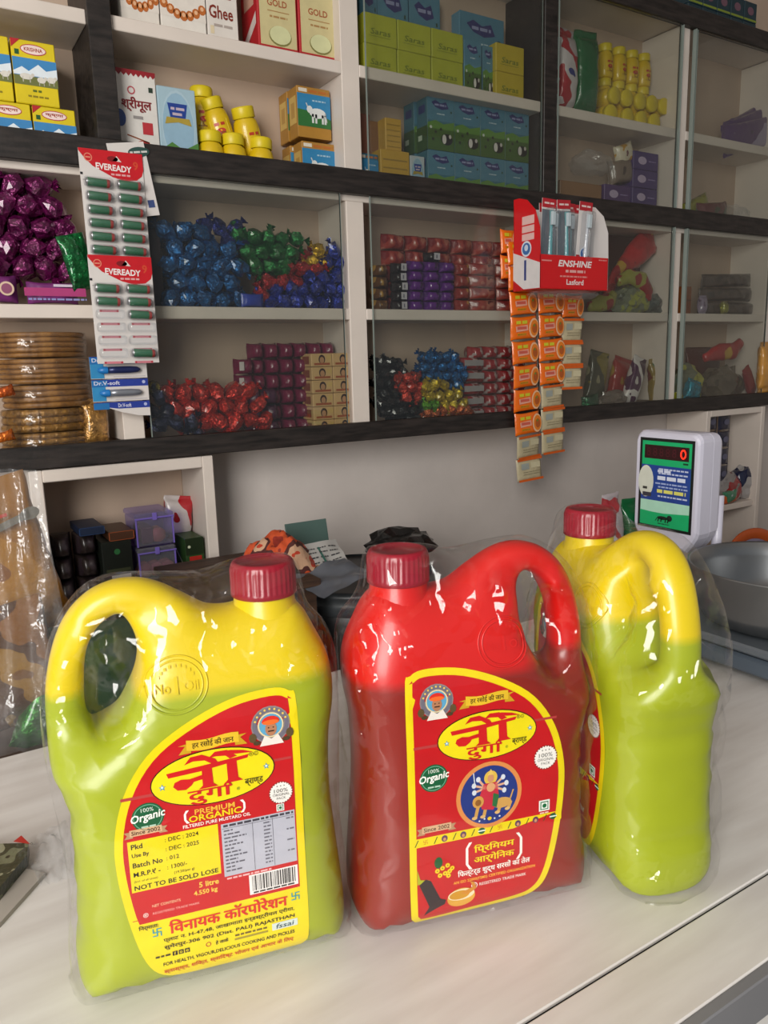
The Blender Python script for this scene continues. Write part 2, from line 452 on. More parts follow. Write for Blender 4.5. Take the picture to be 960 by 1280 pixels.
def inside(P, poly):
    P = np.asarray(P, float); a, b = segs(poly); r = np.zeros(len(P), bool)
    for (x0, y0), (x1, y1) in zip(a, b):
        if y0 == y1: continue
        c = ((y0 > P[:, 1]) != (y1 > P[:, 1])) & (P[:, 0] < (x1-x0)*(P[:, 1]-y0)/(y1-y0)+x0); r ^= c
    return r
def sst(a, b, x):
    t = np.clip((x-a)/(b-a), 0, 1); return t*t*(3-2*t)
def jug_t(P):
    P = np.asarray(P, float); u = JW-P[:, 0]; v = P[:, 1]
    d = dist(P, [OUT, HOLE])
    w = np.maximum(sst(.034, .018, u)*sst(.160, .195, v), sst(.243, .262, v)*sst(.095, .066, u))
    Tb = np.interp(v, [0, .012, .15, .19, .215, .24, .26, .29], [.049, .052, .052, .050, .046, .038, .031, .024])
    Tb = Tb*.89
    prof = lambda q, p: (1-(1-np.clip(q, 0, 1))**p)**(1/p)
    do, dh = dist(P, [OUT]), dist(P, [HOLE])
    body = Tb*np.minimum(prof(do/.034, 2.6), prof(dh/.016, 2.4)); hand = .0155*prof(d/.0125, 2.2)
    return body*(1-w)+hand*w
def solid_from_outline(outer, holes, tfun, steps, grid, grid_from):
    pts = []; edges = []
    def ring(poly, off, keep):
        a = np.array(poly); n = len(a)
        t = np.roll(a, -1, 0)-np.roll(a, 1, 0); t /= np.linalg.norm(t, axis=1)[:, None]+1e-12
        nrm = np.stack([-t[:, 1], t[:, 0]], 1)
        q = a+nrm*off
        if inside(q, outer).mean() < .5 or (keep == 'hole'): pass
        return q
    for poly in [outer]+holes:
        k = len(pts); n = len(poly); pts += list(poly); edges += [(k+i, k+(i+1) % n) for i in range(n)]
    nb = len(pts)
    allp = [outer]+holes
    for poly in allp:
        for s in steps:
            for sg in (1, -1):
                a = np.array(poly); t = np.roll(a, -1, 0)-np.roll(a, 1, 0); t /= np.linalg.norm(t, axis=1)[:, None]+1e-12
                q = a+np.stack([-t[:, 1], t[:, 0]], 1)*s*sg
                ok = inside(q, outer)
                for h in holes: ok &= ~inside(q, h)
                ok &= dist(q, allp) > .93*s
                q = q[ok]
                if s > .004: q = q[::2]
                if s > .012: q = q[::2]
                pts += [tuple(p) for p in q]
    ax = np.array(outer); g = []
    for i, x in enumerate(np.arange(ax[:, 0].min(), ax[:, 0].max(), grid)):
        for y in np.arange(ax[:, 1].min(), ax[:, 1].max(), grid): g.append((x, y+(i % 2)*grid/2))
    g = np.array(g); ok = inside(g, outer)
    for h in holes: ok &= ~inside(g, h)
    g = g[ok]; g = g[dist(g, allp) > grid_from]
    pts += [tuple(p) for p in g]
    V, E_, F, *_ = delaunay_2d_cdt([Vector(p) for p in pts], edges, [], 0, 1e-6)
    V = np.array([tuple(v) for v in V]); F = np.array([tuple(f) for f in F])
    c = V[F].mean(1); ok = inside(c, outer)
    for h in holes: ok &= ~inside(c, h)
    F = F[ok]
    d = dist(V, allp); edge = d < 1e-5
    t = tfun(V); t[edge] = 0
    verts = [(V[i, 0], -t[i], V[i, 1]) for i in range(len(V))]; back = {}
    for i in range(len(V)):
        if edge[i]: back[i] = i
        else: back[i] = len(verts); verts.append((V[i, 0], t[i], V[i, 1]))
    faces = [tuple(int(x) for x in f) for f in F] + [tuple(back[int(x)] for x in f[::-1]) for f in F]
    return verts, faces
JV, JF = solid_from_outline(OUT, [HOLE], jug_t, [.0005, .0018, .004, .0075, .0125, .019, .027], .007, .031)

def jug_mat(name, top, low, fill):
    m = bpy.data.materials.new(name); m.use_nodes = True; nt = m.node_tree; b = nt.nodes['Principled BSDF']
    tc = nn(nt, 'ShaderNodeTexCoord'); sx = nn(nt, 'ShaderNodeSeparateXYZ'); nt.links.new(tc.outputs['Object'], sx.inputs[0])
    mr = nn(nt, 'ShaderNodeMapRange'); mr.inputs['From Min'].default_value = fill-.004; mr.inputs['From Max'].default_value = fill+.004
    nt.links.new(sx.outputs['Z'], mr.inputs['Value'])
    mx = nn(nt, 'ShaderNodeMix', data_type='RGBA'); nt.links.new(mr.outputs[0], mx.inputs['Factor'])
    mx.inputs['A'].default_value = lin(low); mx.inputs['B'].default_value = lin(top)
    nt.links.new(mx.outputs['Result'], b.inputs['Base Color'])
    b.inputs['Roughness'].default_value = .38; b.inputs['Coat Weight'].default_value = .25; b.inputs['Coat Roughness'].default_value = .15
    b.inputs['Subsurface Weight'].default_value = .0
    bump(nt, b, 300, .06, .001)
    return m
M_YEL = jug_mat('yellow_oil_plastic', '#dac003', '#9ca81a', .214)
M_RED = jug_mat('red_oil_plastic', '#cc120b', '#861d12', .200)
M_CAP = mat('crimson_cap_plastic', '#8e1226', .35, coat=.2, vary=.05)
M_WRAP = clear_film('shrink_wrap', (.985, .985, .985), .05, .075, 62, 1.0, .013, .002, edge=.26, kind='crumple')

def drape(side):                   # print on the label panel: u from cap side, v up; side -1 front, +1 back
    def fn_list(pts):
        pass
    cache = {}
    def fn(u, v, l):
        x = u-JW if side < 0 else (JW-u)*-1
        k = (round(x, 5), round(v, 5))
        if k not in cache: cache[k] = float(jug_t([(x, v)])[0])
        return (x, side*(cache[k]+.0004+l), v)
    return fn

def drape_mesh(pr, name, side, eps=.00012, rough=.3):
    b = MB()
    for pts, fs, c, l in pr.items:
        P = np.array([((u-JW), v) for u, v in pts]) if side < 0 else np.array([((JW-u), v) for u, v in pts])
        t = jug_t(P)
        b.add([(P[i, 0], side*(t[i]+.0004+l*eps), P[i, 1]) for i in range(len(P))], fs, flat(c, rough))
    me = bpy.data.meshes.new(name); me.from_pydata(b.v, [], b.f)
    for m in b.mats: me.materials.append(m)
    me.polygons.foreach_set('material_index', b.m); me.update()
    return me
def gridded(pr, poly, c, l, g=.0028):
    n = len(poly); pts = list(poly); xs = [p[0] for p in poly]; ys = [p[1] for p in poly]
    q = np.array([(x, y) for x in np.arange(min(xs), max(xs), g) for y in np.arange(min(ys), max(ys), g)])
    q = q[inside(q, poly)]; q = q[dist(q, [poly]) > g*.4]
    V, E_, F, *_ = delaunay_2d_cdt([Vector(p) for p in pts]+[Vector(tuple(p)) for p in q], [(i, (i+1) % n) for i in range(n)], [], 0, 1e-7)
    Va = np.array([tuple(v) for v in V]); ok = inside(Va[np.array([tuple(f) for f in F])].mean(1), poly); F = [f for f, k in zip(F, ok) if k]
    pr.items.append(([tuple(v) for v in V], [tuple(f) for f in F], c, l))
def shrink(poly, d):
    a = np.array(poly); t = np.roll(a, -1, 0)-np.roll(a, 1, 0); t /= np.linalg.norm(t, axis=1)[:, None]+1e-12
    q = a+np.stack([-t[:, 1], t[:, 0]], 1)*d
    if abs(_area(q)) > abs(_area(a)): q = a-np.stack([-t[:, 1], t[:, 0]], 1)*d
    return [tuple(p) for p in q]
def _area(a):
    a = np.array(a); b = np.roll(a, -1, 0); return .5*(a[:, 0]*b[:, 1]-b[:, 0]*a[:, 1]).sum()
LAB = catmull([(.030, .030), (.030, .10), (.030, .195), (.0345, .207), (.048, .2105), (.075, .207), (.105, .195), (.128, .179), (.144, .155), (.152, .125), (.152, .095), (.147, .060), (.140, .034), (.130, .020), (.115, .0145), (.08, .0125), (.042, .011), (.033, .0155)], sub=4)
LYEL, LRED, LWHT, LBLK = '#e6d00c', '#bf1219', '#f1efe6', '#1c1508'

def emblem(p, cx, cy, r, l=4):
    p.ell(cx, cy+.1*r, r, r*.98, '#8b7f80', l); p.ring(cx, cy+.1*r, r*.93, r*.9, r*.2, '#6d6a78', l+1)
    for i in range(9):
        a = math.radians(20+17.5*i); p.ell(cx+.83*r*math.cos(a), cy+.1*r+.83*r*math.sin(a), r*.06, r*.06, '#e8c25a', l+2, 6)
    p.ell(cx, cy+.1*r, r*.66, r*.66, '#5aa0c4', l+2); p.ring(cx, cy+.1*r, r*.66, r*.66, r*.07, '#e0cfa0', l+3)
    p.ell(cx, cy-.1*r, r*.3, r*.38, '#b07a58', l+4, 14)
    p.ell(cx, cy+.28*r, r*.46, r*.3, '#d42a1c', l+5, 16, 0, 180); p.ell(cx, cy+.26*r, r*.44, r*.13, '#e86a2a', l+6, 14)
    p.poly([(cx-.62*r, cy-.95*r), (cx-.35*r, cy-.42*r), (cx, cy-.62*r), (cx+.35*r, cy-.42*r), (cx+.62*r, cy-.95*r)], '#e7dfd6', l+5)
    for s in (-1, 1):
        p.ell(cx+s*.95*r, cy-.45*r, r*.2, r*.26, '#5c4a2c', l+4, 8); p.ell(cx+s*.75*r, cy-.75*r, r*.2, r*.12, '#4a3b24', l+4, 8)
        p.ell(cx+s*.12*r, cy-.02*r, r*.045, r*.035, '#20130c', l+6, 6)
    p.rect(cx-.16*r, cy-.24*r, cx+.16*r, cy-.18*r, '#20130c', l+6)
def banner(p, cx, cy, w, t, l=4):
    h = w*.16
    for s in (-1, 1):
        p.poly([(cx+s*w*.5, cy-h*.75), (cx+s*w*.4, cy), (cx+s*w*.5, cy+h*.2+s*h*.1), (cx+s*w*.32, cy+h*.25), (cx+s*w*.32, cy-h*.7)], '#c79d1c', l)
    n = 8; v = []
    for i in range(n+1):
        x = cx-w*.38+w*.76*i/n; b = h*.12*math.sin(i/n*2*math.pi+2.6)
        v += [(x, cy-h/2+b), (x, cy+h/2+b)]
    p.items.append((v, [(2*i, 2*i+2, 2*i+3, 2*i+1) for i in range(n)], '#e0b92a', l+1))
    p.text(t, cx, cy, h*.72, '#3a2408', l+2, w=w*.6, bold=.01)
def brand_oval(p, cx, cy, rx, ry, l=4):
    p.ell(cx, cy, rx, ry, '#2a1206', l, 40); p.ell(cx, cy, rx-.0007, ry-.0007, '#e8d60f', l+1, 40)
    c = '#c8161a'
    k = rx/.0385
    _n = [0]
    def q(pts):
        _n[0] += 1; p.poly([(cx+x*k, cy+(y*.86+.0030)*k) for x, y in pts], c, l+2+.3*_n[0])
    # the big word: headline bar, knob and two upright stems with sweeping crests
    q([(-.0275, .0012), (-.008, .0022), (.0215, .0062), (.0225, .0088), (-.0080, .0062), (-.0285, .0048)])
    q([(-.0072, .0062), (-.0010, .0066), (-.0006, -.0085), (.0022, -.0112), (-.0098, -.0114), (-.0072, -.0090)])
    q([(.0082, .0076), (.0145, .0080), (.0150, -.0075), (.0178, -.0102), (.0062, -.0106), (.0084, -.0080)])
    q([(-.0250, -.0060), (-.0225, -.0092), (-.0175, -.0098), (-.0140, -.0072), (-.0125, -.0048), (-.0068, -.0040), (-.0068, -.0006), (-.0150, -.0022), (-.0200, -.0014), (-.0240, -.0030)])
    q([(-.0010, .0068), (-.0050, .0100), (-.0120, .0108), (-.0175, .0090), (-.0135, .0142), (-.0065, .0148), (.0015, .0100), (.0030, .0070)])
    q([(.0105, .0080), (.0080, .0108), (.0020, .0116), (-.0025, .0112), (.0015, .0152), (.0090, .0150), (.0150, .0092)])
    q([(.0050, .0146), (.0090, .0120), (.0150, .0108), (.0250, .0100), (.0190, .0128), (.0110, .0145)])
    p.text('दुगा', cx-.003*k, cy-.0121*k, .0096*k, c, l+3, w=.027*k, bold=.016)
    p.ring(cx+.0078*k, cy-.0074*k, .0024*k, .0024*k, .0011*k, c, l+6, 10, -30, 200)
    p.text('®', cx+.0145*k, cy-.0112*k, .0022*k, '#3a6b20', l+3)
    p.text('®©', cx+.0255*k, cy+.0102*k, .0030*k, '#2c2a12', l+3)
    p.text('ब्राण्ड', cx+.0245*k, cy-.0085*k, .0052*k, '#2c2a12', l+3, w=.0115*k, bold=.012)
    for x, y in ((-.0315, -.001), (.0330, .0005)):
        p.text('★', cx+x*k, cy+y*k, .0042*k, '#2f86b8', l+3); p.ell(cx+x*k, cy+y*k, .0008*k, .0008*k, '#cfe6f2', l+4, 8)
def organic(p, cx, cy, r, l=4):
    p.ell(cx, cy, r, r, '#0f5a35', l, 28); p.ring(cx, cy, r*.9, r*.9, r*.05, '#6fae8e', l+1, 28)
    p.text('Organic', cx, cy+.02*r, r*.72, '#f4f4ec', l+3, w=r*2.15, rot=6, bold=.022, shear=.2)
    p.text('100%', cx, cy+r*.55, r*.28, '#dfe9dc', l+3); p.dashes(cx-r*.45, cx+r*.45, cy-r*.62, r*.12, '#a8c8b4', l+3)
def ribbon(p, cx, cy, w, t, l=4):
    h = w*.17
    for s in (-1, 1): p.poly([(cx+s*w*.5, cy-h*.7), (cx+s*w*.43, cy-h*.2), (cx+s*w*.5, cy+h*.3), (cx+s*w*.3, cy+h*.3), (cx+s*w*.3, cy-h*.7)], '#b28a66', l)
    p.rect(cx-w*.37, cy-h*.45, cx+w*.37, cy+h*.55, '#d2aa84', l+1); p.text(t, cx, cy+h*.05, h*.62, '#4a2a12', l+2, w=w*.66, bold=.015)
def seal100(p, cx, cy, r, l=4):
    p.ell(cx, cy, r, r, '#ece9e2', l, 32)
    for i in range(26):
        a = 2*math.pi*i/26; p.ell(cx+r*.99*math.cos(a), cy+r*.99*math.sin(a), r*.075, r*.075, '#7a2a20', l+1, 6)
    p.text('100%', cx, cy+r*.22, r*.34, '#4a4a48', l+2, w=r*1.2); p.text('ORIGINAL', cx, cy-r*.16, r*.24, '#5a5a58', l+2, w=r*1.45); p.text('PACK', cx, cy-r*.5, r*.22, '#5a5a58', l+2, w=r*.8)
    for x in (-.3, 0, .3): p.text('★', cx+x*r, cy+r*.66, r*.16, '#4a4a48', l+2)
def veg(p, cx, cy, s, l=4):
    p.rect(cx-s, cy-s, cx+s, cy+s, '#e8efe6', l); p.rect(cx-s*.75, cy-s*.75, cx+s*.75, cy+s*.75, '#0e6a3c', l+1)
    p.rect(cx-s*.58, cy-s*.58, cx+s*.58, cy+s*.58, '#e8efe6', l+2); p.ell(cx, cy, s*.4, s*.4, '#0e6a3c', l+3, 14)

def front_label():
    p = Print()
    gridded(p, LAB, LYEL, 0); gridded(p, shrink(LAB, .0052), LRED, 1.6)
    emblem(p, .0525, .186, .0125); banner(p, .0905, .1835, .043, 'हर रसोई की जान')
    p.rect(.0345, .1535, .053, .1555, '#b03a3a', 2); p.rect(.127, .1600, .1455, .1618, '#b03a3a', 2)
    brand_oval(p, .0905, .156, .0385, .0185)
    organic(p, .049, .130, .0105); seal100(p, .1365, .1305, .0092); veg(p, .136, .0915, .0044)
    p.dashes(.1325, .1395, .0855, .0010, '#e9c9c0', 4)
    # picture medallion: a seated figure in red on a lion, blue ground
    cx, cy = .0915, .109
    p.ell(cx, cy, .0258, .0262, '#d98a4a', 4, 40); p.ell(cx, cy, .0225, .0230, '#20357e', 5, 40)
    p.ell(cx+.001, cy+.0135, .0052, .0056, '#d9b64a', 6, 18); p.ell(cx+.001, cy+.0130, .0026, .0032, '#c98f68', 7, 12)
    p.poly([(cx-.0015, cy+.0158), (cx+.001, cy+.0205), (cx+.0035, cy+.0158)], '#e3c060', 8)
    p.poly([(cx-.0045, cy+.0095), (cx+.006, cy+.0095), (cx+.0075, cy-.002), (cx+.003, cy-.0125), (cx-.006, cy-.0105), (cx-.0085, cy-.002)], '#c22a3e', 7)
    p.ell(cx+.001, cy+.006, .0034, .0036, '#d8a070', 8, 12)
    for s, a, r in ((-1, 20, .013), (-1, 45, .0125), (-1, -5, .012), (1, 10, .0135), (1, 35, .013), (1, -15, .012)):
        ex, ey = cx+s*r*math.cos(math.radians(a)), cy+.005+r*math.sin(math.radians(a))
        p.line(cx+s*.003, cy+.006, ex, ey, .0017, '#d8a88a', 7); p.ell(ex, ey, .0018, .0022, '#cfd6e0', 8, 8)
    p.line(cx-.0115, cy+.010, cx-.0125, cy+.0195, .0008, '#c9d0d8', 8)
    p.ell(cx+.010, cy-.008, .0075, .0042, '#c99a52', 6, 16); p.ell(cx-.009, cy-.004, .0045, .0048, '#c9964a', 8, 14); p.ell(cx-.009, cy-.0045, .0024, .0026, '#8a5a26', 9, 10)
    for x, y in ((-.011, -.0165), (-.0045, -.0165), (.007, -.0150), (.0150, -.0135)): p.line(cx+x+.002, cy-.008, cx+x, cy+y, .0026, '#c99a52', 6); p.ell(cx+x-.0008, cy+y, .0022, .0014, '#d8b070', 7, 8)
    p.line(cx+.0165, cy-.006, cx+.0190, cy+.001, .0011, '#c99a52', 6); p.poly([(cx+.003, cy+.001), (cx+.0075, cy-.001), (cx+.0055, cy-.011), (cx+.002, cy-.009)], '#2a6a3a', 8)
    for i, x in enumerate((-.008, -.004, .004, .008)): p.ell(cx+x, cy-.0195+(i % 2)*.001, .0008, .0008, '#cfd6e0', 7, 6)
    p.ell(cx, cy-.0188, .0017, .0015, '#e6c32a', 8, 10)
    ribbon(p, .0505, .0905, .030, 'Since 2002')
    # yellow band with small marks
    p.rect(.0315, .0775, .1505, .0845, LYEL, 2)
    for i, x in enumerate(np.arange(.040, .148, .0145)):
        p.line(x-.006, .0785, x-.0035, .0835, .0007, '#2a4a14', 3)
        if i % 4 == 0: p.text('卐', x+.002, .081, .0034, '#c05a1e', 3)
        elif i % 4 == 3: p.ell(x+.002, .081, .0028, .0026, '#0f5a35', 3, 12); p.rect(x-.001, .0806, x+.005, .0816, '#dfe9dc', 4)
        else: p.ell(x+.002, .081, .0024, .0026, '#5a3a5a', 3, 12); p.ell(x+.002, .0805, .0012, .0014, '#c98f68', 4, 8)
    p.text(dv('प्रिमियम'), .0955, .0665, .0080, LYEL, 3, w=.032, bold=.024)
    p.text(dv('आर्गेनिक'), .0955, .0580, .0080, LYEL, 3, w=.032, bold=.024)
    for s in (-1, 1):
        x = .0955+s*.0205
        p.poly([(x-s*.0030, .0735), (x-s*.0005, .0735), (x+s*.0022, .0690), (x+s*.0022, .0560), (x-s*.0005, .0515), (x-s*.0030, .0515), (x+s*.0002, .0560), (x+s*.0002, .0690)], LWHT, 3)
    p.text(dv('फिल्टर्ड शुद्ध सरसों का तेल'), .0955, .0490, .0068, LWHT, 3, w=.058, bold=.02)
    p.text('AN ISO 22000(FSMS) CERTIFIED ORGANIZATION', .096, .0425, .0030, '#f0b43a', 3, w=.066, bold=.014)
    p.text('®', .0795, .0375, .0052, LWHT, 3, bold=.012); p.text('REGISTERED TRADE MARK', .1025, .0375, .0024, LWHT, 3, w=.038)
    # mustard flowers, sack and bowl
    p.ell(.0515, .0625, .0032, .0046, '#0f5a2c', 4, 12)
    for x, y in ((.0505, .0560), (.0545, .0575), (.0585, .0590), (.0600, .0540), (.0565, .0530), (.0525, .0520), (.0590, .0505), (.0620, .0560)):
        p.ell(x, y, .0019, .0019, '#e8c916', 5, 8); p.ell(x, y, .0006, .0006, '#8a7a10', 6, 6)
    p.poly([(.0352, .0600), (.0375, .0515), (.0445, .0500), (.0450, .0475), (.0352, .0480)], '#a8b018', 4)
    p.poly([(.0365, .0475), (.0415, .0512), (.0455, .0490), (.0525, .0330), (.0570, .0310), (.0560, .0275), (.0490, .0250), (.0400, .0205), (.0440, .0280)], '#2e2226', 5)
    p.ell(.0690, .0300, .0110, .0078, '#d9a23a', 4, 24); p.ell(.0690, .0325, .0105, .0046, '#e8d8b0', 5, 20); p.ell(.0675, .0325, .0080, .0036, '#c9901e', 6, 16)
    p.poly([(.0680, .0340), (.0780, .0370), (.0760, .0420), (.0790, .0410), (.0810, .0355), (.0740, .0315)], '#c9852a', 7)
    return drape_mesh(p, 'front_label', -1)

def back_label():
    # drawn as seen from the back: u from handle side on the left
    p = Print()
    mir = [(2*JW-u, v) for u, v in LAB]
    gridded(p, mir, LYEL, 0)
    red = [q for q in shrink(mir, .0052)]
    red = [(u, max(v, .063-.0)) for u, v in red]
    gridded(p, red, LRED, 1.6)
    o = .0
    p.rect(.0400, .0660, .1500, .0665, LRED, 1)
    emblem(p, .1375, .185, .0130); banner(p, .0995, .1815, .044, 'हर रसोई की जान')
    p.rect(.0400, .1520, .0600, .1540, '#b03a3a', 2); p.rect(.138, .1600, .1500, .1618, '#b03a3a', 2)
    brand_oval(p, .0985, .158, .0400, .0190)
    organic(p, .0555, .1385, .0100); ribbon(p, .0535, .1290, .027, 'Since 2002')
    p.text('PREMIUM', .0975, .1352, .0038, '#e9b23a', 3, w=.026, bold=.016); p.text('ORGANIC', .0975, .1307, .0046, LYEL, 3, w=.034, bold=.022)
    for s in (-1, 1):
        x = .0975+s*.0185
        p.poly([(x-s*.0020, .1375), (x, .1375), (x+s*.0014, .1350), (x+s*.0014, .1310), (x, .1283), (x-s*.0020, .1283), (x, .1310), (x, .1350)], LWHT, 3)
    p.text('FILTERED PURE MUSTARD OIL', .0985, .1262, .0024, LWHT, 3, w=.044, bold=.012)
    seal100(p, .1415, .1370, .0078); veg(p, .1405, .1262, .0026)
    # yellow date panel
    p.rect(.0415, .0870, .0985, .1235, LYEL, 2)
    for i, (a, b) in enumerate((('Pkd', ': DEC : 2024'), ('Use By', ': DEC : 2025'), ('Batch No', ': 012'), ('M.R.P.₹ -', ': 1300/-'))):
        y = .1195-.0066*i
        p.text(a, .0435, y, .0036, LBLK, 3, al='l', bold=.022); p.text(b, .0645, y+.0004, .0030, LBLK, 3, al='l', bold=.012)
    p.text('(Incl. of all taxes)', .0435, .0945, .0020, LBLK, 3, al='l'); p.text('(19.20/per g)', .0685, .0950, .0024, LBLK, 3, al='l', bold=.008)
    p.text('NOT TO BE SOLD LOSE', .0700, .0900, .0034, LBLK, 3, w=.0535, bold=.022)
    p.text('5 litre', .0900, .0820, .0040, '#ecc64a', 3, bold=.022); p.text('4.550 kg', .0875, .0760, .0044, '#ecc64a', 3, bold=.022)
    p.text('NET CONTENTS', .0620, .0745, .0019, '#e9c9a0', 3, w=.018); p.text('®', .0485, .0690, .0034, LWHT, 3); p.text('REGISTERED TRADE MARK', .0680, .0690, .0016, '#e9a9a0', 3, w=.03)
    # nutrition table
    p.rect(.1005, .0835, .1500, .1225, '#b3b4c0', 2)
    p.dashes(.102, .149, .1208, .0016, '#3c3a44', 3, 3)
    for x in (.1210, .1345): p.rect(x, .0840, x+.0003, .1195, '#55545e', 3)
    p.rect(.1010, .1188, .1495, .1191, '#55545e', 3)
    for i in range(12):
        y = .1172-.0027*i
        p.dashes(.1020, .1020+.006+.011*((i*7) % 5)/5, y, .0011, '#5c5b66', 3, i); p.dashes(.1285, .1335, y, .0011, '#6a6974', 3, i+20)
        if i % 3 == 0: p.dashes(.144, .149, y, .0011, '#6a6974', 3, i+40)
    p.dashes(.102, .132, .0818, .0013, '#e9b0b0', 3, 9)
    # bar code
    p.rect(.1165, .0655, .1500, .0805, '#e9e6e2', 2)
    r = random.Random(3); x = .1185
    while x < .148:
        w = r.choice((.0003, .0003, .0006, .0009)); p.rect(x, .0682, x+w, .0795, '#17151a', 3); x += w+r.choice((.0003, .0005, .0008))
    p.dashes(.119, .1475, .0668, .0012, '#2a282c', 3, 5)
    # yellow foot with the maker's lines
    p.text(dv('निर्माता:'), .0495, .0598, .0042, LBLK, 3, w=.0125, bold=.014)
    p.text('卐', .0545, .0545, .0062, '#1591a0', 3, bold=.02); p.text('卐', .1475, .0565, .0062, '#1591a0', 3, bold=.02)
    p.text(dv('विनायक कॉरपोरेशन'), .1020, .0560, .0098, '#cf2418', 3, w=.0790, bold=.026)
    p.text('प्लाट न. H-47,48, जाखामाता इन्डस्ट्रीयल एरीया,', .1020, .0472, .0042, LBLK, 3, w=.088, bold=.008)
    p.text('सुमेरपुर-306 902 (Dist. PALI) RAJASTHAN', .1020, .0418, .0042, LBLK, 3, w=.088, bold=.014)
    for i, x in enumerate((.0645, .0685, .0725)):
        p.rect(x-.0016, .0342, x+.0016, .0374, '#15130f', 3)
        if i == 0: p.text('f', x, .0358, .0024, LYEL, 4, bold=.02)
        else: p.ring(x, .0358, .0009, .0009, .0004, LYEL, 4, 8)
    p.dashes(.052, .0615, .0358, .0014, '#3a3414', 3, 4)
    p.ring(.0865, .0360, .0018, .0018, .0005, '#b02a1e', 3, 12); p.text('हे जाके', .0955, .0358, .0034, LBLK, 3, bold=.012)
    p.rect(.1040, .0338, .1270, .0352, '#9a8c30', 3); p.dashes(.1045, .1265, .0375, .0014, '#6a5a20', 3, 7)
    p.rect(.1300, .0338, .1480, .0392, '#c9d5cf', 3); p.text('fssai', .1390, .0365, .0036, '#35505e', 4, w=.0125, bold=.012, shear=.2)
    p.text('FOR HEALTH, VIGOUR,DELICIOUS COOKING AND PICKLES', .1010, .0290, .0032, LBLK, 3, w=.089, bold=.014)
    p.text(dv('स्वास्थ्य, शक्ति, स्वादिष्ट भोजन एवं आचार के लिए'), .1005, .0228, .0050, '#c8381a', 3, w=.088, bold=.014)
    for k, (pts, fs, c, l) in enumerate(p.items): p.items[k] = ([(2*JW-u, v) for u, v in pts], fs, c, l)
    b = MB()
    for pts, fs, c, l in p.items:
        P = np.array([(u-JW, v) for u, v in pts]); t = jug_t(P)
        b.add([(P[i, 0], t[i]+.0004+l*.00012, P[i, 1]) for i in range(len(P))], fs, flat(c, .3))
    me = bpy.data.meshes.new('back_label'); me.from_pydata(b.v, [], b.f)
    for m in b.mats: me.materials.append(m)
    me.polygons.foreach_set('material_index', b.m); me.update()
    return me

def seal_mesh(side, m):
    b = MB(); cu, cv = JW-.080, .221
    cx = cu if side < 0 else cu
    def sw(path, w):
        P = np.array(path); t = jug_t(P)
        b.tube([(P[i, 0], side*(t[i]+.0001), P[i, 1]) for i in range(len(P))], w, m, 5)
    for r in (.0195, .0165):
        sw([(cx+r*math.cos(a), cv+r*.93*math.sin(a)) for a in np.linspace(0, 2*math.pi, 40)], .0007)
    pr = Print(); k = -side
    for t, x, y, h in (('No', -.009, -.001, .006), ('1', 0, 0, .011), ('Oil', .009, -.001, .006)): pr.text(t, x, y, h, '#000000', 1, bold=.02)
    for a in range(-60, 61, 15): pr.rect(.0125*math.sin(math.radians(a))-.0008, .0125*math.cos(math.radians(a))-.0012, .0125*math.sin(math.radians(a))+.0008, .0125*math.cos(math.radians(a))+.0008, '#000000')
    for pts, fs, c, l in pr.items:
        P = np.array([(cx+k*x, cv+y) for x, y in pts]); t = jug_t(P)
        b.add([(P[i, 0], side*(t[i]+.0007), P[i, 1]) for i in range(len(P))], fs, m)
    return b.mesh('embossed_seal')

def cap_mesh():
    b = MB(); R = .0222
    prof = [(R*.99, 0), (R*1.03, .0006), (R*1.03, .0035), (R, .0043), (R, .0185), (R*.985, .0218), (R*.93, .0237), (R*.80, .0243), (R*.78, .0237), (0.0001, .0236)]
    b.lathe(prof, M_CAP, 144, mod=lambda i, j: 1+(.028 if (j in (3, 4) and i % 4 < 2) else 0), smooth=True)
    return b.mesh('screw_cap')
def neck_mesh(m):
    return MB().lathe([(.026, -.012), (.0235, -.006), (.0215, -.002), (.0205, .010)], m, 32, c=(CAPX, 0, CAPZ-.004)).mesh('neck')

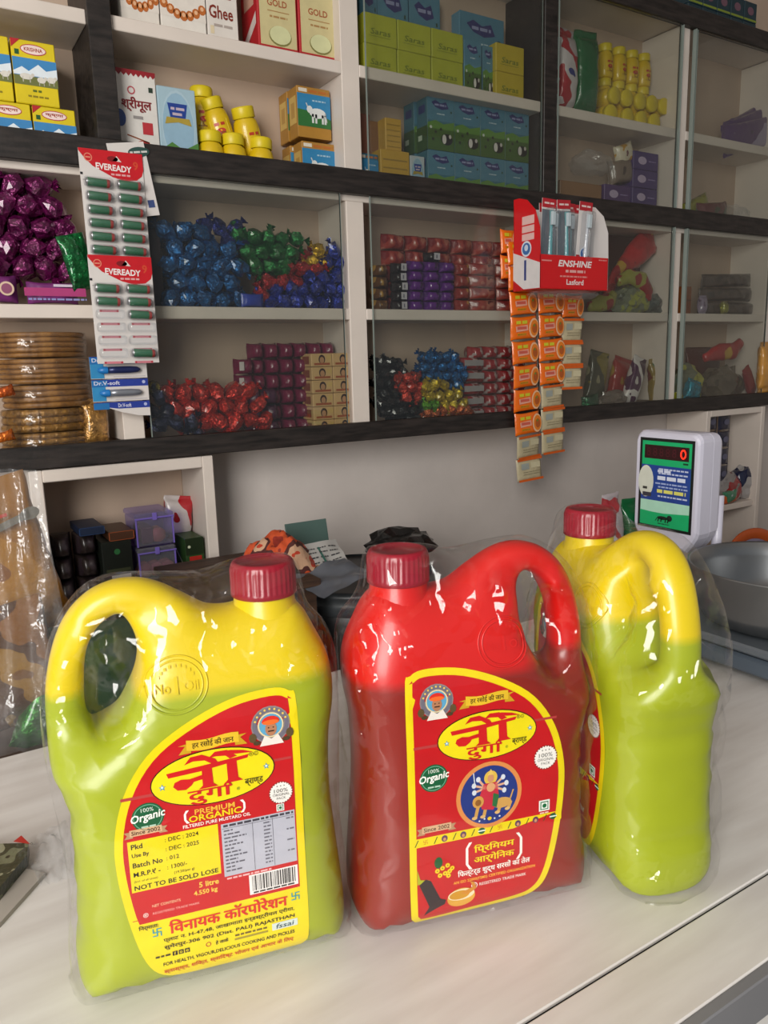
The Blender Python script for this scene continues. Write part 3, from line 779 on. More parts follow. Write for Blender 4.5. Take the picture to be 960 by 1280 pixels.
WOUT = catmull([(JW+.000, .0), (JW+.000, .1), (JW+.0050, .19), (JW-.003, .245), (JW-.020, .274), (JW-.042, .2870), (JW-.070, .2860), (JW-.100, .2830), (JW-.124, .2880), (JW-.150, .2900), (JW-.168, .2850), (JW-.175, .255), (JW-.1895, .232), (JW-.1915, .19), (JW-.189, .1), (JW-.190, .0), (JW-.12, -.0001), (JW-.06, -.0001)], sub=8)
WOUT = [(x, max(.0004, v)) for x, v in WOUT]
def wrap_t(P):
    P = np.asarray(P, float); d = dist(P, [WOUT]); v = P[:, 1]
    T = np.interp(v, [0, .012, .16, .20, .225, .25, .275, .295], [.047, .0495, .0495, .048, .043, .036, .030, .027])
    t = T*(1-(1-np.clip(d/.026, 0, 1))**2.6)**(1/2.6)
    return np.maximum(t, 0)
def wrap_mesh(seed):
    V, F = solid_from_outline(WOUT, [], wrap_t, [.0006, .002, .005, .009, .014, .020], .0048, .023)
    rnd = random.Random(seed); off = Vector((rnd.uniform(0, 9), rnd.uniform(0, 9), rnd.uniform(0, 9)))
    out = []
    for x, y, z in V:
        p = Vector((x, y, z)); n = Vector((x*.5, y*2.2, (z-.14)*.2)); n = n.normalized() if n.length else Vector((0, 1, 0))
        a = noise.noise(p*38+off)*.0008 + abs(noise.noise(p*17+off*2))*.0012
        q = p+n*a
        # loose film puckers along the foot of the jug
        if z < .010: q += Vector((x, y*1.6, 0)).normalized()*(.010-z)*(.5+.9*abs(noise.noise(p*60+off)))
        # film is drawn into the handle opening
        hx, hz = JW-.040, .224
        e = ((x-hx)/.022)**2+((z-hz)/.036)**2
        if e < 1: q.y *= 1-.55*(1-e)*(1 if y else 0)
        out.append((q.x, q.y, max(.0006, q.z)))
    b = MB(); b.add(out, F, M_WRAP, True)
    return b.mesh('plastic_wrap')

BODY = {}
def jug(loc, rz, m, label, faces, seed):
    r = empty('oil_jug', loc, (0, 0, rz)); tag(r, label, 'jug')
    if m.name not in BODY:
        b = MB(); b.add(JV, JF, m, True); BODY[m.name] = b.mesh('body')
    put(BODY[m.name], 'body', r)
    put(neck_mesh(m), 'neck', r); put(CAPM, 'screw_cap', r, (CAPX, 0, CAPZ))
    for s in faces:
        lm = (FLAB if s < 0 else BLAB)
        o = put(lm, 'front_label' if s < 0 else 'back_label', r)
        o['label'] = 'red label with yellow border, oval brand name and round picture' if s < 0 else 'red and yellow label with date panel, table and bar code'
        put(seal_mesh(s, m), 'embossed_seal', r)
    put(wrap_mesh(seed), 'plastic_wrap', r)['label'] = 'clear crinkled shrink wrap'
    return r
CAPM = cap_mesh(); FLAB = front_label(); BLAB = back_label()
def base_center(ax, ay, bx, by, back):
    a, b = Vector((ax, ay)), Vector((bx, by)); t = (b-a).normalized(); n = Vector((-t.y, t.x)); c = (a+b)/2+n*back
    return c, math.atan2(t.y, t.x)
c1, a1 = base_center(.0495, .487, .2305, .446, .033)
jug((c1.x, c1.y, CT), a1+math.pi-math.radians(.5), M_YEL, 'yellow wrapped oil jug showing its back label with bar code and date panel', (1,), 1)
c2, a2 = base_center(.241, .435, .423, .384, .033)
jug((c2.x, c2.y, CT), a2, M_RED, 'red wrapped oil jug with a round picture of a figure on its label', (-1,), 2)
jug((.4935, .4265, CT), math.radians(-107), M_YEL, 'yellow wrapped oil jug turned sideways, handle first, beside the red jug', (-1,), 3)

# ================================================================= cartons and jars on the upper shelves
def px_rect(x0, x1, yt, yb, Y):
    ym, xm = (yt+yb)/2, (x0+x1)/2
    return on_y(x0, ym, Y).x, on_y(x1, ym, Y).x, on_y(xm, yb, Y).z, on_y(xm, yt, Y).z
_PC = {}
def carton(name, label, group, w, h, d, board, design, loc, rz=0., cat='carton', side=None, tilt=0.):
    key = (name, board, design, round(w, 3), round(h, 3), round(d, 3))
    if key not in _PC:
        b = MB(); b.rbox(-w/2, w/2, -d/2, d/2, 0, h, card(board), .0012)
        pm = None
        if design:
            p = Print(); design(p, w, h); pm = p.mesh('printed_front', face_front(w, d))
        sm = None
        if side:
            p = Print(); side(p, d, h); sm = p.mesh('printed_side', lambda x, y, l: (-w/2-.0002-l, d/2-x, y))
        _PC[key] = (b.mesh(name), pm, sm)
    me, pm, sm = _PC[key]
    o = put(me, name, None, loc, (tilt, 0, rz)); tag(o, label, cat, group)
    if pm: put(pm, 'printed_front', o)
    if sm: put(sm, 'printed_side', o)
    return o
ZA, ZM, ZL, ZB = Z(.567), Z(.335), Z(.108), Z(-.140)      # the four shelf levels
def by_px(name, label, group, x0, x1, yt, yb, Y, d, board, design, zb=None, **kw):
    a, b, z0, z1 = px_rect(x0, x1, yt, yb, Y)
    if zb is not None: z0 = zb
    return carton(name, label, group, b-a, z1-z0, d, board, design, ((a+b)/2, Y+d/2, z0), **kw)

def d_mountain(word):
    def f(p, w, h):
        p.rect(0, h*.30, w, h*.72, '#3f86bd', 1); p.poly([(0, h*.50), (w*.2, h*.58), (w*.35, h*.52), (w*.58, h*.64), (w*.75, h*.55), (w, h*.60), (w, h*.45), (0, h*.45)], '#dfe8ee', 2)
        p.rect(0, h*.30, w, h*.44, '#6f7440', 3)
        for x, y, s in ((.28, .43, .15), (.62, .40, .10), (.85, .42, .10)):
            p.ell(w*x, h*y, w*s, h*.05, '#d8d4ca', 4, 10); p.ell(w*(x+s), h*(y+.03), w*.04, h*.03, '#cfc9be', 4, 8); p.rect(w*(x-s*.6), h*(y-.09), w*(x-s*.45), h*y, '#bdb8ac', 4); p.rect(w*(x+s*.45), h*(y-.09), w*(x+s*.6), h*y, '#bdb8ac', 4)
        p.ell(w*.5, h*.86, w*.30, h*.085, '#b83a46', 1); p.ell(w*.5, h*.86, w*.28, h*.07, '#f1d9d2', 2)
        p.text(word, w*.5, h*.86, h*.06, '#a3402a', 3, w=w*.42, bold=.02)
        p.poly([(0, h), (w*.22, h), (0, h*.86)], '#b3242a', 1); p.rect(w*.07, h*.76, w*.17, h*.84, '#22562e', 1)
        p.dashes(w*.28, w*.75, h*.13, h*.03, '#8a7a16', 1, 3); p.dashes(w*.4, w*.6, h*.22, h*.035, '#5a6a1a', 1, 8)
    return f
G0 = 'yellow ghee cartons beside the dark post'
dmK, dmH = d_mountain('KRISHNA'), d_mountain('कृष्णा')
a, b, zt, z1 = px_rect(17, 71, 52, 131, 1.43)
wq, hq = b-a, z1-zt
LK = 'yellow carton with snowy mountain and cow picture, lettered in English'
LH = 'yellow carton with snowy mountain and cow picture, in the bottom row'
for k in range(2):
    carton('ghee_carton', LK, G0, wq, hq, .08, '#d9c21a', dmK, ((a+b)/2-k*(wq+.003), 1.47, zt))
    carton('ghee_carton', LH, G0, wq, zt-ZM-.001, .08, '#d9c21a', dmH, ((a+b)/2+.022-k*(wq+.003), 1.47, ZM))

# upper shelf of the second bay
def d_chain(p, w, h):
    p.rect(0, h*.16, w, h*.5, '#ded6cc', 1)
    for i in range(7): p.ell(w*(.08+.14*i), h*(.28-.09*math.sin(i/6*math.pi)), w*.09, h*.05, '#b5652c', 2, 10); p.ell(w*(.08+.14*i), h*(.29-.09*math.sin(i/6*math.pi)), w*.04, h*.022, '#e0b088', 3, 8)
    p.dashes(w*.25, w*.75, h*.42, h*.025, '#8a2a2a', 2, 1)
def d_ghee(p, w, h):
    p.rect(w*.05, h*.62, w*.95, h*.9, '#8a3a30', 1); p.rect(w*.2, h*.44, w*.8, h*.5, '#9a4438', 1)
    p.text('Ghee', w*.45, h*.30, h*.13, '#7c2b1e', 2, w=w*.78, bold=.02); p.dashes(w*.2, w*.8, h*.17, h*.025, '#a89c94', 2, 2); p.rect(w*.08, h*.08, w*.2, h*.16, '#d9c9a8', 2)
def d_gold(p, w, h):
    p.rect(0, 0, w, h*.07, '#a8252a', 1); p.rect(w*.05, h*.08, w*.97, h*.98, '#c9bd8c', 1)
    p.text('GOLD', w*.5, h*.52, h*.07, '#a2522e', 2, w=w*.5, bold=.02); p.rect(w*.25, h*.43, w*.8, h*.44, '#a8804e', 2); p.dashes(w*.3, w*.75, h*.38, h*.02, '#a8804e', 2, 1)
    p.ell(w*.55, h*.19, w*.29, h*.105, '#7f7a44', 2); p.ell(w*.55, h*.20, w*.27, h*.095, '#cfd0a0', 3)
def s_red(p, d, h):
    p.poly([(d*.1, h*.1), (d*.9, h*.3), (d*.9, h*.42), (d*.1, h*.2)], '#d9cfc8', 1); p.rect(d*.2, h*.5, d*.8, h*.7, '#c9a08a', 1)
for (x0, x1, lab, brd, ds, sd) in ((152, 199, 'white carton with small brown circles, half hidden by the dark post', '#d9d2c8', d_chain, None),
                          (201, 257, 'white carton with a garland of brown circles on the front', '#ddd7ce', d_chain, None),
                          (259, 297, 'small white carton lettered Ghee in brown', '#d9d2ca', d_ghee, None),
                          (322, 371, 'beige and red carton lettered GOLD with its red side showing', '#b3262c', d_gold, s_red),
                          (373, 421, 'beige and red carton lettered GOLD next to the white divider', '#b3262c', d_gold, None)):
    a, b, _, _ = px_rect(x0, x1, 0, 30, 1.425)
    carton('ghee_carton', lab, None, b-a, .165, .075, brd, ds, ((a+b)/2, 1.4635, ZA), side=sd)

# lower shelf of the second bay
def d_shri(p, w, h):
    p.rect(0, h*.965, w, h, '#8f1f28', 1)
    for i in range(9): p.poly([(w*i/9, h*.965), (w*(i+1)/9, h*.965), (w*(i+.5)/9, h*.935)], '#8f1f28', 1)
    p.ring(w*.42, h*.80, w*.09, w*.09, w*.03, '#b5525a', 1); p.rect(w*.82, h*.80, w*.92, h*.85, '#2a3a2e', 1)
    p.text('श्रीमूल', w*.52, h*.665, h*.14, '#7c1f24', 2, w=w*.68, bold=.03); p.dashes(w*.42, w*.68, h*.54, h*.03, '#8f8a88', 2, 6)
    p.ell(w*.12, h*.52, w*.13, h*.085, '#2f4a86', 1); p.rect(w*.62, h*.38, w*.86, h*.50, '#b3323a', 1)
    p.ell(w*.3, h*.20, w*.20, h*.06, '#9a8a3a', 2); p.ell(w*.3, h*.24, w*.20, h*.03, '#d8b93a', 3); p.ell(w*.62, h*.28, w*.16, h*.035, '#a8322e', 2); p.line(w*.25, h*.36, w*.75, h*.30, w*.03, '#8a4a2a', 2)
    p.rect(w*.62, h*.06, w*.85, h*.13, '#c9c3bc', 1); p.dashes(w*.3, w*.6, h*.08, h*.02, '#55545a', 2, 3)
by_px('ghee_carton', 'tall white carton with scalloped dark red top edge and Hindi name', None, 143, 197, 88, 192, 1.425, .07, '#d6d2cc', d_shri, zb=ZM)
def d_hill(p, w, h):
    p.ell(w*.5, h*.55, w*.44, h*.42, '#a9c1cd', 1); p.ell(w*.5, h*.55, w*.41, h*.39, '#8fb0c4', 2)
    p.poly([(0, h*.28), (w*.3, h*.38), (w*.6, h*.30), (w, h*.40), (w, 0), (0, 0)], '#4f7f3c', 3)
    p.ell(w*.55, h*.15, w*.34, h*.09, '#8a8a5a', 4); p.ell(w*.55, h*.165, w*.31, h*.075, '#b9c39c', 5)
    p.poly([(w*.24, h*.82), (w*.76, h*.82), (w*.7, h*.66), (w*.5, h*.62), (w*.3, h*.66)], '#233f8c', 4); p.poly([(w*.2, h*.66), (w*.8, h*.66), (w*.85, h*.58), (w*.5, h*.61), (w*.15, h*.58)], '#a8923a', 5)
    p.dashes(w*.32, w*.68, h*.76, h*.03, '#b9a9b8', 5, 1); p.dashes(w*.36, w*.64, h*.70, h*.03, '#b9a9b8', 5, 2)
by_px('ghee_carton', 'pale blue carton with green hills, white bowl and dark blue badge', None, 199, 246, 110, 196, 1.425, .045, '#9fbac6', d_hill, zb=ZM)
def d_cow(p, w, h):
    p.rect(0, h*.22, w, h*.86, '#2f7fae', 1); p.poly([(0, h*.22), (w, h*.22), (w, h*.40), (w*.5, h*.52), (0, h*.55)], '#2f6b34', 2)
    p.rect(0, 0, w, h*.2, '#a87a2e', 1); p.rect(w*.05, h*.89, w*.3, h*.96, '#d8d0c0', 1); p.dashes(w*.35, w*.95, h*.92, h*.05, '#b3682a', 1, 2)
    p.ell(w*.60, h*.50, w*.25, h*.10, '#d9dcda', 3, 16); p.ell(w*.36, h*.56, w*.09, h*.075, '#d9dcda', 4, 10); p.line(w*.30, h*.61, w*.26, h*.68, w*.03, '#c9c9c4', 4)
    for x in (.42, .52, .72, .8): p.rect(w*x, h*.30, w*(x+.06), h*.48, '#cfd2d0', 3)
    p.line(w*.84, h*.52, w*.88, h*.34, w*.02, '#c9c9c4', 3); p.dashes(w*.45, w*.85, h*.74, h*.03, '#9fc0d2', 3, 4)
def s_gold(p, d, h):
    p.rect(d*.12, h*.28, d*.88, h*.82, '#c9a85c', 1); p.rect(d*.3, h*.4, d*.7, h*.7, '#b08a44', 2)
LCOW = 'gold carton with a white cow, stacked by the divider'
GC = 'gold cow cartons stacked two high'
a, b, z0, z1 = px_rect(372, 413, 109, 173, 1.44)
wq, hq = b-a, z1-z0
for lev, zz in ((1, z0), (0, z0-hq)):
    for k in range(2):
        if k == 1: continue
        carton('ghee_carton', LCOW+(', top front' if lev else ', bottom front'), GC, wq, hq-.001, .039, '#a87a34', d_cow, ((a+b)/2+.006*(1-lev), 1.44+.0195, zz if lev else ZM), side=s_gold)
    carton('ghee_carton', LCOW+(', top rear' if lev else ', bottom rear'), GC, wq, hq-.001, .039, '#a87a34', d_cow, ((a+b)/2-.002*lev, 1.44+.040+.0195, zz if lev else ZM), side=s_gold)

# yellow spice jars
M_JAR = mat('yellow_jar_plastic', '#d6b414', .32, coat=.3, vary=.05); M_LID = mat('yellow_lid_plastic', '#d9c21c', .4, vary=.04)
def jar_proto():
    b = MB().lathe([(.0001, 0), (.021, 0), (.024, .003), (.0245, .02), (.0245, .048), (.022, .060), (.0175, .066), (.0175, .070), (.0001, .070)], M_JAR, 20)
    o = b.build('spice_jar')
    lid = MB().lathe([(.0200, .066), (.0207, .067), (.0207, .083), (.0195, .0855), (.0001, .0855)], M_LID, 28, mod=lambda i, j: 1.02 if i % 2 else 1).build('lid', o)
    p = Print(); p.rect(-.017, .012, .017, .046, '#dcc02c', 1); p.dashes(-.010, .010, .038, .005, '#b53a24', 2, 3); p.ell(0, .026, .009, .005, '#b8342a', 2); p.ring(.003, .019, .007, .006, .0018, '#7c4a1e', 3, 14); p.dashes(-.012, .012, .014, .0016, '#8a5a2a', 2, 4)
    put(p.mesh('paper_label', lambda x, y, l: ((.0248+l)*math.sin(x/.0245), -(.0248+l)*math.cos(x/.0245), y)), 'paper_label', o)
    return o
JAR = jar_proto(); _first = [True]
def jar(loc, rot, label, group):
    if _first[0]:
        _first[0] = False; JAR.location = loc; JAR.rotation_euler = rot; tag(JAR, label, 'jar', group); return JAR
    return dup(JAR, loc, rot, label, group)
LJ, GJ = 'yellow plastic spice jar in the loose heap beside the pale blue carton', 'yellow jars heaped on the second bay'
for px, py, Y, rx, ry in ((254, 172, 1.492, 0, .02), (281, 185, 1.475, .10, -.28), (315, 196, 1.47, .10, -.25), (265, 216, 1.445, 0, 0), (294, 230, 1.445, 0, 0), (327, 235, 1.445, 0, .04)):
    p = on_y(px, py, Y); z = ZM if ry in (0, .04) else max(p.z, ZM)
    if py > 210: z = ZM-.0
    jar((p.x, Y, z), (rx, ry, random.uniform(-.4, .4)), LJ, GJ)

# third bay, upper shelf
def d_lime(p, w, h):
    p.text('Saras', w*.5, h*.42, h*.2, '#6d7a1e', 2, w=w*.6, shear=.2, bold=.01); p.rect(w*.15, h*.25, w*.8, h*.265, '#6d7a1e', 2)
LS, GS = 'lime yellow carton with scripted name on the glazed shelf', 'lime cartons on the upper glazed shelf'
for r, (yt, yb) in enumerate(((59, 96), (17, 59))):
    for i, (x0, x1) in enumerate(((455, 496), (497.5, 538.5), (540, 579))):
        dy = i*11.5
        a, b, z0, z1 = px_rect(x0, x1, yt+dy, yb+dy, 1.43)
        if r == 0: z0 = ZA
        carton('dairy_carton', LS+', '+('lower row' if r == 0 else 'upper row'), GS, b-a, .0555, .075, '#a9ad2c', d_lime, ((a+b)/2, 1.4675, ZA if r == 0 else ZA+.056))
for k in range(2):
    a, b, z0, z1 = px_rect(620, 655, 60, 118, 1.43)
    carton('dairy_carton', 'yellow carton with scripted name against the dark post, '+('upper one' if k else 'lower one'), 'pair of yellow cartons', b-a, .057, .075, '#bfa92a', d_lime, ((a+b)/2, 1.4675, ZA+k*.0575))
def d_milk(p, w, h):
    p.rect(0, h*.55, w, h, '#4f7f96', 1); p.rect(0, 0, w, h*.5, '#45632a', 1); p.poly([(0, h*.5), (w*.3, h*.56), (w*.6, h*.5), (w, h*.56), (w, h*.4), (0, h*.4)], '#5f8a3a', 2)
    p.poly([(w*.15, h*.88), (w*.3, h*.93), (w*.5, h*.88), (w*.7, h*.92), (w*.8, h*.80), (w*.55, h*.76), (w*.3, h*.80)], '#33336e', 2); p.dashes(w*.27, w*.7, h*.845, h*.035, '#8f95b8', 3, 5)
    p.rect(w*.86, h*.72, w*.92, h*.76, '#2a4a3a', 2); p.dashes(w*.35, w*.65, h*.68, h*.02, '#b9cad2', 2, 1)
    p.ell(w*.72, h*.22, w*.22, h*.11, '#241f1e', 3, 14); p.ell(w*.62, h*.22, w*.08, h*.09, '#d6d2cc', 4, 10); p.ell(w*.84, h*.28, w*.05, h*.04, '#c9c2bc', 4, 8)
    for x, y in ((.12, .42), (.3, .34), (.5, .40), (.2, .2)): p.ell(w*x, h*y, w*.045, h*.03, '#c9cfc4' if x < .15 else '#2c2a26', 3, 8)
def s_milk(p, d, h): p.rect(0, 0, d, h*.45, '#38562a', 1); p.rect(d*.2, h*.7, d*.8, h*.85, '#2f3a72', 1); p.rect(d*.15, h*.2, d*.5, h*.3, '#b9c9b4', 2)
for i, (x0, x1) in enumerate(((455, 477), (478, 516), (518, 556))):
    a, b, z0, z1 = px_rect(x0, x1, -30, 40, 1.475)
    carton('dairy_carton', 'blue and green dairy carton standing behind the lime cartons', 'blue cartons behind the lime ones', b-a, .20, .028, '#44748c', d_milk, ((a+b)/2, 1.508, ZA))
for (x0, x1, h, Y, lab) in ((577, 632, .185, 1.475, 'large pale blue dairy carton standing behind the smaller ones'), (581, 602, .105, 1.43, 'narrow pale blue dairy carton between lime and yellow cartons'), (604, 618, .107, 1.44, 'thin bright blue carton beside the pair of yellow cartons')):
    a, b, z0, z1 = px_rect(x0, x1, 10, 110, Y)
    carton('dairy_carton', lab, None, b-a, h, .03 if Y > 1.45 else .04, '#5b8ca6', d_milk, ((a+b)/2, Y+.022, ZA))

# third bay, lower shelf
LM, GM = 'blue and green dairy carton with black and white cow', 'cow dairy cartons stacked two high'
a, b, z0, z1 = px_rect(534, 567, 124, 190, 1.43)
wq = (on_y(661, 170, 1.43).x-on_y(534, 160, 1.43).x)/4
xa = on_y(534, 160, 1.43).x; hq = .106
for lev in range(2):
    for i in range(4):
        carton('dairy_carton', LM+', '+('lower row' if lev == 0 else 'upper row'), GM, wq-.0015, hq, .04, '#3f6f80', d_milk, (xa+wq*(i+.5), 1.45, ZM+lev*(hq+.001)+(0 if True else 0)), side=s_milk)
    carton('dairy_carton', LM+', '+('lower row' if lev == 0 else 'upper row'), GM, wq-.0015, hq, .04, '#3f6f80', d_milk, (xa+wq*.5-.006, 1.4915, ZM+lev*(hq+.001)), side=s_milk)
for (x0, x1, yt, yb, Y, brd, lab, ds) in ((449, 463, 142, 192, 1.48, '#8a5a50', 'dull red carton at the back beside the white divider', None),
        (463, 482, 152, 194, 1.475, '#96683a', 'small brown carton behind the gold boxes', None),
        (450, 473, 192, 226, 1.435, '#2f6c86', 'small blue and green carton at the shelf front by the divider', d_cow),
        (513, 531, 195, 232, 1.435, '#b9c0c4', 'small white and blue carton beside the gold box', d_hill)):
    by_px('carton', lab, None, x0, x1, yt, yb, Y, .035, brd, ds, zb=ZM)
def d_goldlines(p, w, h):
    for i in range(5): p.rect(w*.08, h*(.1+.17*i), w*.92, h*(.13+.17*i), '#9a7a2a', 1)
o1 = by_px('carton', 'shiny gold box lying at the shelf front', None, 476, 512, 188, 230, 1.43, .035, '#c2992f', d_goldlines, zb=ZM)
by_px('carton', 'small gold box standing on top of another gold box', None, 482, 502, 148, 189, 1.435, .03, '#c39a3a', d_goldlines, zb=o1.location.z+px_rect(476, 512, 188, 230, 1.43)[3]-ZM+.0005)

# ================================================================= sweets and packets behind the glass
def candy_mesh(seed, m, r=.018):
    rnd = random.Random(seed); bm = bmesh.new(); bmesh.ops.create_icosphere(bm, subdivisions=2, radius=1)
    off = Vector((rnd.uniform(0, 50), rnd.uniform(0, 50), rnd.uniform(0, 50)))
    for v in bm.verts:
        n = noise.noise(v.co*1.6+off)*.30+noise.noise(v.co*4+off)*.34
        v.co = v.co*(1+n); v.co = Vector((v.co.x*1.05, v.co.y*.78, v.co.z*.86))*r
    b = MB(); b.bm(bm, m, None, False)
    for s in (-1, 1):                  # twisted paper ends
        vs = [(s*r*.85, 0, 0)]; k = 7; tilt = rnd.uniform(-.5, .5)
        for i in range(k):
            a = -.9+1.8*i/(k-1)
            vs.append((s*r*(1.45+.16*(i % 2)), r*.22*(1 if i % 2 else -1), r*.75*math.sin(a)+tilt*r*.5))
        b.add(vs, [(0, i+1, i+2) for i in range(k-1)], m)
    return b.mesh('wrapped_sweet')
_CM = {}
def candies(hexc, r):
    k = (hexc, round(r, 4))
    if k not in _CM: _CM[k] = [candy_mesh(s+len(_CM)*7, foil(hexc), r) for s in range(3)]
    return _CM[k]
def heap(name, label, group, poly, hexc, r=.0175, Y=1.43, layers=2, cat='sweet', zmin=None, gap=1.78, seed=0, floor=None):
    rnd = random.Random(seed+hash(label) % 1 + len(poly)); W2 = [on_y(x, y, Y) for x, y in poly]
    P = [(p.x, p.z) for p in W2]; x0, x1 = min(p[0] for p in P), max(p[0] for p in P); z1 = max(p[1] for p in P)
    z0 = floor if floor is not None else min(p[1] for p in P)
    ms = candies(hexc, r); n = 0
    for L in range(layers):
        z = z0+r*.86+.0; row = 0
        while z < z1+r*.3:
            x = x0+r*.8+(row % 2)*r*gap/2+L*r*.5
            while x < x1-r*.3:
                if inside([(x, max(z-.3*r, min(p[1] for p in P)+.001))], P)[0]:
                    o = put(rnd.choice(ms), name, None, (x+rnd.uniform(-.1, .1)*r, Y+L*r*1.75+rnd.uniform(-.2, .2)*r, z+rnd.uniform(-.06, .06)*r), (rnd.uniform(-.6, .6), rnd.uniform(-1.2, 1.2), rnd.uniform(-.6, .6)))
                    tag(o, label, cat, group); n += 1
                x += r*gap
            z += r*1.55; row += 1
    return n
def pillow_mesh(name, w, h, d, m, seed=0, amp=.002, nu=12, nv=12, crimp=.84):
    rnd = random.Random(seed); off = Vector((rnd.uniform(0, 90), rnd.uniform(0, 90), 0)); vs = []; fs = []
    for i in range(nu+1):
        s = -1+2*i/nu; q = min(1, abs(s)/crimp); td = math.sqrt(max(0, 1-q**3)); hz = 1-.10*td
        for j in range(nv):
            a = 2*math.pi*j/nv; c, sn = math.cos(a), math.sin(a)
            e = .55
            y = math.copysign(abs(c)**e, c)*d/2*max(td, .03); z = math.copysign(abs(sn)**e, sn)*h/2*hz
            p = Vector((s*w/2, y, z)); k = noise.noise(p*55+off)+.6*noise.noise(p*120+off)
            vs.append((p.x, p.y*(1+k*.25)+k*amp*(1 if abs(c) > .3 else 0), p.z+k*amp*.6))
    for i in range(nu):
        for j in range(nv): fs.append((i*nv+j, i*nv+(j+1) % nv, (i+1)*nv+(j+1) % nv, (i+1)*nv+j))
    fs.append(list(range(nv))); fs.append([nu*nv+j for j in range(nv)][::-1])
    b = MB(); b.add(vs, fs, m, True); return b.mesh(name)
def patch(name, cols, scale=12, rough=.28, seed=0):
    key = ('patch', name)
    if key in _MC: return _MC[key]
    m = bpy.data.materials.new(name); m.use_nodes = True; nt = m.node_tree; b = nt.nodes['Principled BSDF']
    tc = nn(nt, 'ShaderNodeTexCoord'); mp = nn(nt, 'ShaderNodeMapping'); mp.inputs['Location'].default_value = (seed, seed*.7, seed*1.3)
    t = nn(nt, 'ShaderNodeTexNoise'); t.inputs['Scale'].default_value = scale; t.inputs['Detail'].default_value = 1.5
    r = nn(nt, 'ShaderNodeValToRGB'); r.color_ramp.interpolation = 'CONSTANT'
    nt.links.new(tc.outputs['Object'], mp.inputs[0]); nt.links.new(mp.outputs[0], t.inputs['Vector']); nt.links.new(t.outputs[0], r.inputs[0]); nt.links.new(r.outputs[0], b.inputs['Base Color'])
    n = len(cols)
    while len(r.color_ramp.elements) < n: r.color_ramp.elements.new(.5)
    for i, c in enumerate(cols): r.color_ramp.elements[i].position = 0 if i == 0 else .34+.32*(i-1)/max(1, n-2); r.color_ramp.elements[i].color = lin(c)
    b.inputs['Roughness'].default_value = rough; b.inputs['Coat Weight'].default_value = .4
    bump(nt, b, 60, .6, .004)
    _MC[key] = m
    return m
M_BAG = clear_film('polythene', (.95, .96, .97), .05, .14, 45, .9, .006, .07, edge=.5)
def block(name, label, group, rect, cols, rows, m, Y=1.425, d=.045, zb=None, cat='packet', mark=None, seed=0, jit=.001, amp=.0015, depth=1):
    x0, x1, z0, z1 = px_rect(*rect, Y)
    if zb is not None: z0 = zb
    w, h = (x1-x0)/cols, (z1-z0)/rows
    ms = [pillow_mesh(name, w*.97, h*1.02, d, m, seed+k, amp) for k in range(3)]
    pm = None
    if mark:
        p = Print(); mark(p, w, h); pm = p.mesh('printed_label', lambda x, y, l: (x-w/2, -d*.53-l, y-h/2))
    rnd = random.Random(seed)
    for r in range(rows):
        for c in range(cols):
            o = put(rnd.choice(ms), name, None, (x0+w*(c+.5)+rnd.uniform(-jit, jit), Y+d/2+rnd.uniform(0, .003), z0+h*(r+.5)), (0, rnd.uniform(-.03, .03), rnd.uniform(-.05, .05)))
            tag(o, label+(', '+ROWN[r] if rows > 1 else ''), cat, group)
            if pm: put(pm, 'printed_label', o)

# --- first bay: purple sweets, gold discs
heap('wrapped_sweet', 'purple foil-wrapped sweet in the big heap beside the battery cards', 'purple sweets heap', [(-30, 218), (20, 208), (45, 222), (75, 240), (97, 262), (102, 310), (88, 352), (-30, 352)], '#6a1550', .0205, 1.435, 2, seed=1, floor=ZL+.012)
PB = pillow_mesh('soap_bar', on_y(97, 368, 1.41).x-on_y(34, 368, 1.41).x, .036, .03, mat('purple_wrapper', '#6c2767', .3, vary=.2, coat=.3), 3, .0008)
o = put(PB, 'soap_bar', None, ((on_y(97, 368, 1.41).x+on_y(34, 368, 1.41).x)/2, 1.412, ZL+.019)); tag(o, 'long purple wrapped bar lying in front of the purple sweets', 'bar')
p = Print(); p.rect(-.045, -.006, .05, .007, '#a83a72', 1); p.rect(.0, .009, .03, .013, '#c9bccb', 1); p.dashes(-.04, .05, -.011, .003, '#8a8fc0', 1, 4)
put(p.mesh('printed_label', lambda x, y, l: (x, -.0163-l, y)), 'printed_label', o)
o = put(pillow_mesh('soap_bar', .05, .045, .03, mat('purple_wrapper', '#6c2767', .3, vary=.2, coat=.3), 5, .0008), 'soap_bar', None, (on_y(0, 360, 1.41).x, 1.412, ZL+.0235)); tag(o, 'short purple wrapped bar with a pale round mark', 'bar')
p = Print(); p.ell(.008, 0, .011, .011, '#d3b9a0', 1); p.ell(.008, 0, .008, .008, '#8a4a6a', 2)
put(p.mesh('printed_label', lambda x, y, l: (x, -.0163-l, y)), 'printed_label', o)
o = put(pillow_mesh('snack_packet', .09, .05, .02, foil('#0f6a35'), 8, .004), 'snack_packet', None, on_y(98, 328, 1.40), (0, math.pi/2-.25, .3)); tag(o, 'green foil packet squeezed between purple sweets and battery cards', 'packet')

